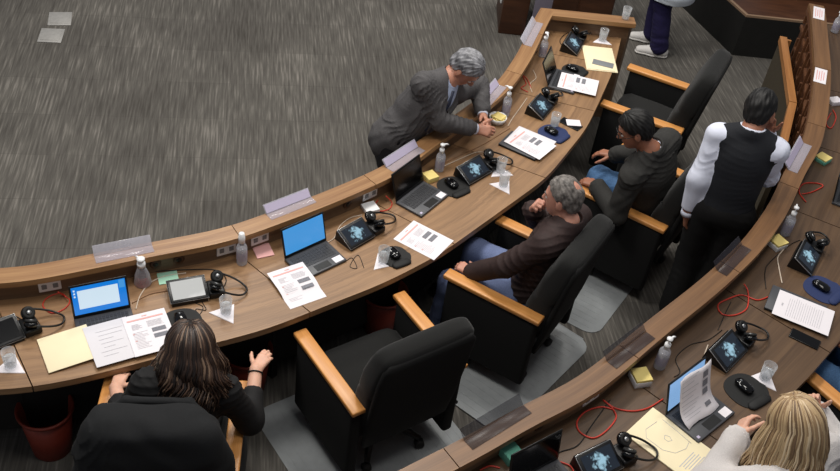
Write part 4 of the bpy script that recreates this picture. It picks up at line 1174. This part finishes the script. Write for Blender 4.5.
# ------------------------------------------------------------------ people
def skin_mat(name, c): 
    m_ = mat(name, c, .5, noise=.06, scale=30); m_.node_tree.nodes['Principled BSDF'].inputs['Subsurface Weight'].default_value = .08
    m_.node_tree.nodes['Principled BSDF'].inputs['Subsurface Radius'].default_value = (.02, .008, .004); return m_


SK = dict(a=skin_mat('skin_tan', '#b5806a'), b=skin_mat('skin_brown', '#99664f'), c=skin_mat('skin_rosy', '#c08a76'), d=skin_mat('skin_light', '#d8a890'))
HR = dict(black=mat('black_hair', '#0c0a09', .6, noise=.4, scale=60), dark=mat('dark_brown_hair', '#1c1412', .45, noise=.4, scale=60),
          salt=mat('salt_pepper_hair', '#3a3a3d', .55, col2='#a3a3a8', scale=26, stretch=(1, 1, .35)), grizzle=mat('grey_hair', '#3d3936', .55, col2='#857f7a', scale=40))
CL = dict(suit=mat('grey_suit', '#4b494a', .85, noise=.18, scale=120, bump=.1), suit_dark=mat('charcoal_trousers', '#17161a', .9), shirt=mat('pale_blue_shirt', '#aebbd6', .8), white=mat('white_shirt', '#d8dcec', .8, noise=.03, scale=20),
          tie=mat('navy_tie', '#1c2338', .6), brown=mat('brown_jacket', '#30211f', .75, noise=.2, scale=60, bump=.1), jean=mat('blue_jeans', '#39506f', .85, noise=.2, scale=200), jean_l=mat('light_jeans', '#68759a', .85, noise=.15, scale=160),
          jean_d=mat('washed_jeans', '#4b6e97', .85, noise=.2, scale=160),
          char=mat('charcoal_jacket', '#2c2b29', .85, noise=.2, scale=120, bump=.1), vest=mat('navy_vest', '#15171d', .85, noise=.2, scale=100), trous=mat('black_trousers', '#0b0a0b', .9), navy=mat('navy_trousers', '#1b1540', .85, noise=.15, scale=60),
          coat=mat('white_coat', '#c4ccd6', .85), black=mat('black_blouse', '#0e0d0e', .8, noise=.2, scale=80), draped=mat('black_jacket', '#131416', .9, noise=.2, scale=120), knit=mat('pale_knit', '#cbc6c4', .95, noise=.08, scale=250, bump=.5),
          shoe=mat('black_shoe', '#0d0c0c', .4), sole=mat('dark_sole', '#151414', .8), sneaker=mat('white_sneaker', '#d5d2cf', .7), sole_w=mat('white_sole', '#c9c6c2', .7))


def collar(B, parent, m, r=.064, th=.011, open_=50, name='collar', lift=.0):
    mb = MB(); c = B.neck + B.u * (.028 + lift)
    pts = []
    for k in range(25):
        a = R(open_) + (2 * math.pi - 2 * R(open_)) * k / 24
        drop = -.035 * max(0, math.cos(a)) ; pts.append(c + B.f * math.cos(a) * (r + .004) + B.r * math.sin(a) * r + B.u * (drop + .012 * (1 - math.cos(a)) / 2))
    mb.tube([tuple(p) for p in pts], [th * .6] + [th] * 23 + [th * .6], 8)
    return mb.build(name, m, parent)


def jacket(B, parent, m, g=.020, end=.93, seed=0, v_open=True, name='jacket', amp=.0055, hem=.20, freq=36, wide=1.04, v_low=.30, v_r=.07):
    V = Vol(); B.torso(V, g, wide=wide)
    V.ell(B.pel - B.u * .07, (B.pr, B.pf, B.u), (.160 + g, .118 + g, .14), k=.05)
    for i in (0, 1): B.arm(V, i, g - .002, end, flare=.006)
    if v_open:
        t = B.neck + B.u * .06 + B.f * .06
        V.cap(t, B.neck - B.u * v_low + B.f * .175, v_r, .008, k=.006, sub=True)
    V.cap(B.neck + B.u * .01, B.neck + B.u * .14, .062, .075, k=.01, sub=True)
    V.cut(B.pel - B.u * hem, -B.u)
    return V.mesh(name, m, parent, v=.007, fold=folds(amp, freq), seed=seed)


def lapels(B, parent, m, low=.28):
    for s in (-1, 1):
        mb = MB(); a = B.neck + B.u * .03 + B.r * s * .075 - B.f * .01; b = B.neck - B.u * .06 + B.r * s * .088 + B.f * .105; c = B.neck - B.u * low + B.r * s * .015 + B.f * .158
        mb.tube([tuple(x) for x in (a, (a + b) / 2 + B.f * .025 + B.u * .01, b, (b + c) / 2 + B.f * .018, c)], [.013, .018, .021, .014, .005], 8); mb.build('lapel', m, parent)


def cuff(B, i, parent, m, r=.036):
    mb = MB(); a = B.el[i] + (B.wr[i] - B.el[i]) * .90; b = B.el[i] + (B.wr[i] - B.el[i]) * 1.01
    mb.tube([tuple(a), tuple((a + b) / 2), tuple(b)], [r, r, r * .98], 18); mb.build('cuff', m, parent)


def torso_shirt(B, parent, m, g=.008, sleeves=None, name='shirt', neck=True, seed=0, amp=.0015, wide=1.0, sg=.012, loose=.004):
    V = Vol(); B.torso(V, g, wide=wide)
    if sleeves:
        for i in (0, 1): B.arm(V, i, sg, sleeves, flare=.004, loose=loose, k=.045)
    V.cap(B.neck + B.u * .02, B.neck + B.u * .14, .056, .07, k=.008, sub=True)
    V.cut(B.pel - B.u * .04, -B.u)
    return V.mesh(name, m, parent, v=.007, fold=folds(amp, 36), seed=seed)


DN = (0, 0, -1)
# --- the man leaning over the ledge
P1 = thing('person', 'grey-haired man in grey suit leaning over the left desk ledge, hands clasped', 'person', (-.235, 5.25, 0), R(-126))
B = Body((0, 0, .86), (-.205, .158, 1.215), (-.313, .222, 1.32), (-.1, .62, -.75), (-.31, .376, .945), (-.452, .316, .955), (.3, .2, -1), (-1, -.2, -.1), (0, 1, .0), (0, 1, .0), (.11, -.10, .09), (-.09, -.12, .09),
         rax=(.93, -.25, -.12), head_up=(-.1, .72, .62))
B.bare(P1, [((-.6, .8, -.05), (-.5, -.4, -.6), .55), ((.35, .85, -.1), (.7, -.3, -.5), .5)], SK['a'])
eyes(B.hc, B.hr, B.hf, B.hu, P1, HR['salt'])
short_hair(B, P1, HR['salt'], seed=2, thick=.016)
torso_shirt(B, P1, CL['shirt']); collar(B, P1, CL['shirt'], open_=24)
tie = MB(); tp = [B.neck + B.f * .075 + B.u * .015, B.neck + B.f * .118 - B.u * .06, B.neck + B.f * .136 - B.u * .16, B.neck + B.f * .14 - B.u * .28]
tie.tube([tuple(p) for p in tp], [.014, .016, .022, .026], 8); tie.build('tie', CL['tie'], P1)
j = jacket(B, P1, CL['suit'], end=.80, seed=4, amp=.0065); lapels(B, j, CL['suit'])
for i in (0, 1): cuff(B, i, P1, CL['white'])
trousers(B, P1, CL['suit_dark'], seed=3); shoes(B, P1, CL['shoe'], CL['sole'])

# --- the man in the brown jacket, chin on his hand
xy, ph = CH['C'][0], CH['C'][1]
P2 = thing('person', 'grizzled man in brown jacket seated with his hand at his chin', 'person', (xy[0], xy[1], 0), R(ph))
B = Body((.0, -.10, .56), (.03, -.19, 1.07), (.045, -.135, 1.225), (-.12, 1, -.18), (.07, .03, 1.035), (-.225, .20, .66), (.8, -.1, -.8), (-.8, -.5, -.2), (0, .3, 1), (-.3, .3, 1), (.12, .40, .10), (-.16, .36, .10),
         rax=(.98, -.08, .05), head_up=(0, .1, 1))
B.bare(P2, [((-.32, -.30, .9), (-.1, -1, -.1), 1.1), ((.25, .9, -.1), (.2, .1, -1), .5)], SK['c'])
eyes(B.hc, B.hr, B.hf, B.hu, P2, HR['grizzle'])
short_hair(B, P2, HR['grizzle'], bald=(.112, -.098, .015, .044), seed=5, thick=.012, line=-.006)
torso_shirt(B, P2, CL['black'], .006); collar(B, P2, CL['brown'], r=.072, th=.014, open_=18)
j = jacket(B, P2, CL['brown'], g=.024, seed=8, v_open=False, amp=.0055, hem=.05, freq=29, wide=1.06)
trousers(B, P2, CL['jean_l'], seed=6); shoes(B, P2, CL['shoe'], CL['sole'])

# --- the man with glasses
xy, ph = CH['D'][0], CH['D'][1]
P3 = thing('person', 'black-haired man with glasses in charcoal jacket seated, looking down', 'person', (xy[0], xy[1], 0), R(ph))
B = Body((-.04, -.10, .56), (-.20, -.03, 1.05), (-.262, .085, 1.205), (-.42, .72, -.42), (.10, .28, .715), (-.275, .22, .705), (.6, -.6, -.2), (-.5, -.8, -.3), (-.1, .3, 1), (-.2, .3, 1), (.14, .42, .10), (-.2, .38, .10),
         rax=(.95, -.18, .12), head_up=(-.2, .35, .9))
B.bare(P3, [((-.15, .95, -.15), (.0, -.2, -1), .4), ((.15, .95, -.15), (.1, -.1, -1), .45)], SK['b'])
eyes(B.hc, B.hr, B.hf, B.hu, P3, HR['black'])
short_hair(B, P3, HR['black'], seed=7, thick=.018, line=.010)
g = MB()
for s in (-1, 1):
    o = B.hc + B.hr * s * .034 + B.hf * .108 + B.hu * .004
    g.tube([tuple(o + B.hr * .025 * math.cos(a) * 1.05 + B.hu * .018 * math.sin(a)) for a in [2 * math.pi * k / 16 for k in range(17)]], .0022, 6)
    g.tube([tuple(o + B.hr * s * .026), tuple(B.hc + B.hr * s * .082 + B.hf * .06 + B.hu * .008), tuple(B.hc + B.hr * s * .086 - B.hf * .01 + B.hu * .008)], .002, 6)
g.tube([tuple(B.hc - B.hr * .009 + B.hf * .110 + B.hu * .008), tuple(B.hc + B.hr * .009 + B.hf * .110 + B.hu * .008)], .002, 6)
g.build('glasses', M['black'], P3)
torso_shirt(B, P3, CL['white'], .008); collar(B, P3, CL['white'], r=.058, th=.010, open_=26); collar(B, P3, CL['char'], r=.070, th=.019, open_=58, lift=.012)
j = jacket(B, P3, CL['char'], g=.024, seed=12, amp=.0055, hem=.06, wide=1.06); lapels(B, j, CL['char'])
trousers(B, P3, CL['jean_d'], seed=9); shoes(B, P3, CL['shoe'], CL['sole'])

# --- the man standing in the aisle
P4 = thing('person', 'man in dark vest and white shirt standing with his back turned at the right ledge', 'person', (1.775, 4.83, 0), R(-16))
B = Body((0, -.02, .95), (-.01, .04, 1.45), (-.005, .12, 1.575), (.30, .9, -.42), (.10, .25, 1.38), (-.19, -.06, .868), (.15, .2, -1), (-.35, -.8, 0), (0, 1, 0), (0, 1, 0), (.075, -.02, .09), (-.075, -.03, .09),
         rax=(1, .05, -.02), head_up=(0, .45, .9), sw=.168)
B.bare(P4, [((-.25, .1, .9), (-.3, -.9, .2), .8), ((.12, .25, -.95), (.9, .1, .2), .45)], SK['b'])
eyes(B.hc, B.hr, B.hf, B.hu, P4, HR['black'])
short_hair(B, P4, HR['black'], seed=9, thick=.014)
torso_shirt(B, P4, CL['white'], .009, sleeves=.95, seed=3, amp=.004, sg=.010, loose=.008); collar(B, P4, CL['white'], r=.066, th=.014, open_=20, lift=.006)
V = Vol(); B.torso(V, .016, wide=1.0); V.cap(B.neck + B.u * .005, B.neck + B.u * .14, .066, .08, k=.01, sub=True)
for q in (1, -1):
    V.cap(B.sh[0 if q == 1 else 1] + B.r * q * .055 + B.u * .04, B.sh[0 if q == 1 else 1] + B.r * q * .062 - B.u * .16, .052, .045, k=.01, sub=True)
V.cap(B.neck + B.u * .04 + B.f * .06, B.neck - B.u * .22 + B.f * .17, .05, .008, k=.006, sub=True)
V.cut(B.pel - B.u * .06, -B.u); V.mesh('vest', CL['vest'], P4, v=.007, fold=folds(.0015, 30), seed=6)
for i in (0, 1): cuff(B, i, P4, CL['white'], .039)
trousers(B, P4, CL['trous'], seed=11); shoes(B, P4, CL['shoe'], CL['sole'])

# --- the person cut by the upper edge
P5 = thing('person', 'person in white coat, navy trousers and white sneakers standing at the top edge', 'person', (1.90, 8.38, 0), R(86))
B = Body((0, 0, .95), (0, .03, 1.46), (0, .07, 1.63), (0, 1, -.15), (.24, .12, .92), (-.24, .12, .92), (.5, -.8, 0), (-.5, -.8, 0), (0, 1, 0), (0, 1, 0), (.14, .04, .09), (-.10, -.02, .09))
B.bare(P5, [((0, .2, -1), (-.9, .1, 0), .4), ((0, .2, -1), (.9, .1, 0), .4)], SK['c'])
eyes(B.hc, B.hr, B.hf, B.hu, P5, HR['dark']); short_hair(B, P5, HR['dark'], seed=3, thick=.014)
torso_shirt(B, P5, CL['shirt'])
V = Vol(); B.torso(V, .024, wide=1.05); V.cap(B.pel, B.pel - npv((0, 0, .42)), .19, .215, k=.06); V.ell(B.pel - npv((0, 0, .30)), ((1, 0, 0), (0, 1, 0), (0, 0, 1)), (.25, .21, .3), k=.05)
for i in (0, 1): B.arm(V, i, .02, .93, flare=.008)
V.cap(B.neck + B.u * .06 + B.f * .06, B.neck - B.u * .3 + B.f * .175, .07, .008, k=.006, sub=True); V.cut((0, 0, .57), (0, 0, -1))
V.mesh('coat', CL['coat'], P5, v=.009, fold=folds(.006, 30), seed=2)
trousers(B, P5, CL['navy'], seed=13, g=.020, flare=.026, amp=.005); shoes(B, P5, CL['sneaker'], CL['sole_w'])

# --- the dark-haired woman
xy, ph = CH['A'][0], CH['A'][1]
P6 = thing('person', 'woman with wavy dark brown hair in black blouse seated at the lower left', 'person', (xy[0], xy[1], 0), R(ph))
B = Body((.02, -.06, .56), (.11, -.03, 1.05), (.115, .045, 1.19), (-.12, .9, -.40), (.385, .27, .80), (-.27, .19, .72), (.35, -.2, -1), (-.4, -.4, -1), (.1, .3, 1), (-.1, .3, 1), (.14, .46, .10), (-.14, .46, .10),
         rax=(.97, .12, 0), head_up=(0, .4, .9), sw=.168)
B.bare(P6, [((.45, .85, .16), (-.05, .2, -1), .3), ((.1, .95, -.1), (.1, 0, -1), .3)], SK['d'], .92)
eyes(B.hc, B.hr, B.hf, B.hu, P6, HR['dark'])
hm = [mat('brunette_%s' % n, c, .42) for n, c in (('dark', '#1d1512'), ('mid', '#32241d'), ('warm', '#4d392d'), ('light', '#76604f'))]
lock_hair(B, P6, hm, 620, .27, .022, 4, vol=1.06, r0=.0065, out=.07)
torso_shirt(B, P6, CL['black'], .012, sleeves=.50, name='blouse', seed=5, amp=.005, sg=.016)
br = MB(); a = B.el[0] + (B.wr[0] - B.el[0]) * .93; n_ = unit(B.wr[0] - B.el[0]); x_ = unit(np.cross(n_, [0, 0, 1])); y_ = np.cross(n_, x_)
br.tube([tuple(a + x_ * .034 * math.cos(t_) + y_ * .034 * math.sin(t_)) for t_ in [2 * math.pi * k / 20 for k in range(21)]], .004, 6); br.build('bracelet', M['matte'], P6)
trousers(B, P6, CL['trous'], seed=15); shoes(B, P6, CL['shoe'], CL['sole'])

# --- the blonde woman
P7 = thing('person', 'woman with straight blonde hair in pale knit, hands raised to her face, lower right', 'person', (1.905, 2.645, ZT), R(37))
B = Body((-.02, .04, .56), (-.06, .20, 1.02), (-.06, .30, 1.165), (.05, 1, -.55), (.34, .41, .90), (-.12, .46, .92), (.9, -.2, -.7), (-.9, -.3, -.6), (.1, .3, 1), (-.1, .3, 1), (.12, .48, .10), (-.12, .48, .10),
         rax=(1, 0, .03), head_up=(0, .5, .9), sw=.170)
B.bare(P7, [((-.25, .35, .9), (-.75, -.6, .1), .5), ((.75, .40, .35), (.3, -.7, -.5), .45)], SK['d'], .95)
eyes(B.hc, B.hr, B.hf, B.hu, P7, HR['dark'])
hm = [mat('blonde_%s' % n, c, .40) for n, c in (('mid', '#9b7f5e'), ('light', '#bda27c'), ('pale', '#d6bf9d'), ('dark', '#745c44'))]
lock_hair(B, P7, hm, 620, .30, .008, 9, part=0, vol=1.06, r0=.0062, out=.05)
torso_shirt(B, P7, CL['knit'], .016, sleeves=.93, name='sweater', seed=6, amp=.006, sg=.026); collar(B, P7, CL['knit'], r=.075, th=.018, open_=5, lift=.01)
trousers(B, P7, CL['jean'], seed=16); shoes(B, P7, CL['shoe'], CL['sole'])

# --- the person cut by the right edge
P8 = thing('person', 'person in blue jeans seated at right desk, mostly cut off by the right edge', 'person', (2.53, 3.62, ZT), R(40))
B = Body((.05, -.06, .56), (.06, -.12, 1.07), (.06, -.04, 1.24), (0, 1, -.2), (.2, .22, .70), (-.02, .26, .70), (.9, -.3, -.3), (-.9, -.3, -.3), (.1, .3, 1), (-.1, .3, 1), (.18, .42, .10), (-.12, .42, .10))
B.bare(P8, [((0, .9, -.1), (0, 0, -1), .4), ((.1, .9, -.1), (0, 0, -1), .4)], SK['b'])
eyes(B.hc, B.hr, B.hf, B.hu, P8, HR['black']); short_hair(B, P8, HR['black'], seed=3)
torso_shirt(B, P8, CL['shirt'], .016, sleeves=.93, seed=6, amp=.005, sg=.024)
trousers(B, P8, CL['jean_d'], seed=17); shoes(B, P8, CL['shoe'], CL['sole'])

# --- jacket laid over the back of the dark-haired woman's chair
ca = CH['A']
JK = thing('jacket', 'black jacket draped over the chair back of the dark-haired woman', 'jacket', (ca[0][0], ca[0][1], 0), R(ca[1]))
V = Vol()
for z, y, w_, r_ in ((1.11, -.34, .16, .045), (1.08, -.345, .205, .08), (.98, -.345, .225, .092), (.88, -.335, .235, .096), (.78, -.33, .24, .098), (.68, -.33, .245, .10), (.58, -.33, .245, .10), (.48, -.33, .245, .10)):
    V.cap((-w_, y, z), (w_, y, z), r_, r_, k=.06)
V.cap((-.20, -.28, 1.10), (.16, -.27, 1.115), .05, .045, k=.05)          # rolled collar over the top
for s in (-1, 1):
    V.cap((s * .21, -.30, 1.05), (s * .245, -.42, .82), .07, .064, k=.02); V.cap((s * .245, -.42, .82), (s * .25, -.44, .50), .064, .054, k=.02)
V.cut((0, 0, .46), (0, 0, -1))
V.mesh('shell', CL['draped'], JK, v=.008, fold=folds(.007, 26), seed=21)
V = Vol(); V.cap((-.12, -.215, 1.125), (.14, -.215, 1.13), .022, .022, k=.02); V.cap((-.12, -.215, 1.12), (-.22, -.26, 1.10), .022, .014, k=.02); V.cap((.14, -.215, 1.13), (.24, -.27, 1.09), .022, .014, k=.02)
V.mesh('collar', CL['draped'], JK, v=.006, fold=folds(.003, 40), seed=2)
# ------------------------------------------------------------------ light
w = bpy.data.worlds.new('world'); SC.world = w; w.use_nodes = True
w.node_tree.nodes['Background'].inputs[0].default_value = (.9, .93, 1, 1); w.node_tree.nodes['Background'].inputs[1].default_value = .22


def area(loc, tgt, size, power, col=(1, .96, .9), sy=None):
    l = bpy.data.lights.new('ceiling_light', 'AREA'); l.energy = power; l.size = size; l.color = col
    if sy: l.shape = 'RECTANGLE'; l.size_y = sy
    o = bpy.data.objects.new('ceiling_light', l); COL.objects.link(o); o.location = loc
    o.rotation_euler = (Vector(tgt) - Vector(loc)).to_track_quat('-Z', 'Y').to_euler()


for x, y, p in ((-2.5, 4, 150), (-.5, 6.5, 150), (2.0, 5.0, 70), (-2.5, 8.5, 130), (.5, 2.2, 60), (1.6, 9.0, 85)):
    area((x, y, 6.2), (x, y, 0), 1.1, p)
vs_ = SC.view_settings; vs_.view_transform = 'Standard'; vs_.look = 'None'; vs_.gamma = 1; vs_.exposure = 0; vs_.use_curve_mapping = False
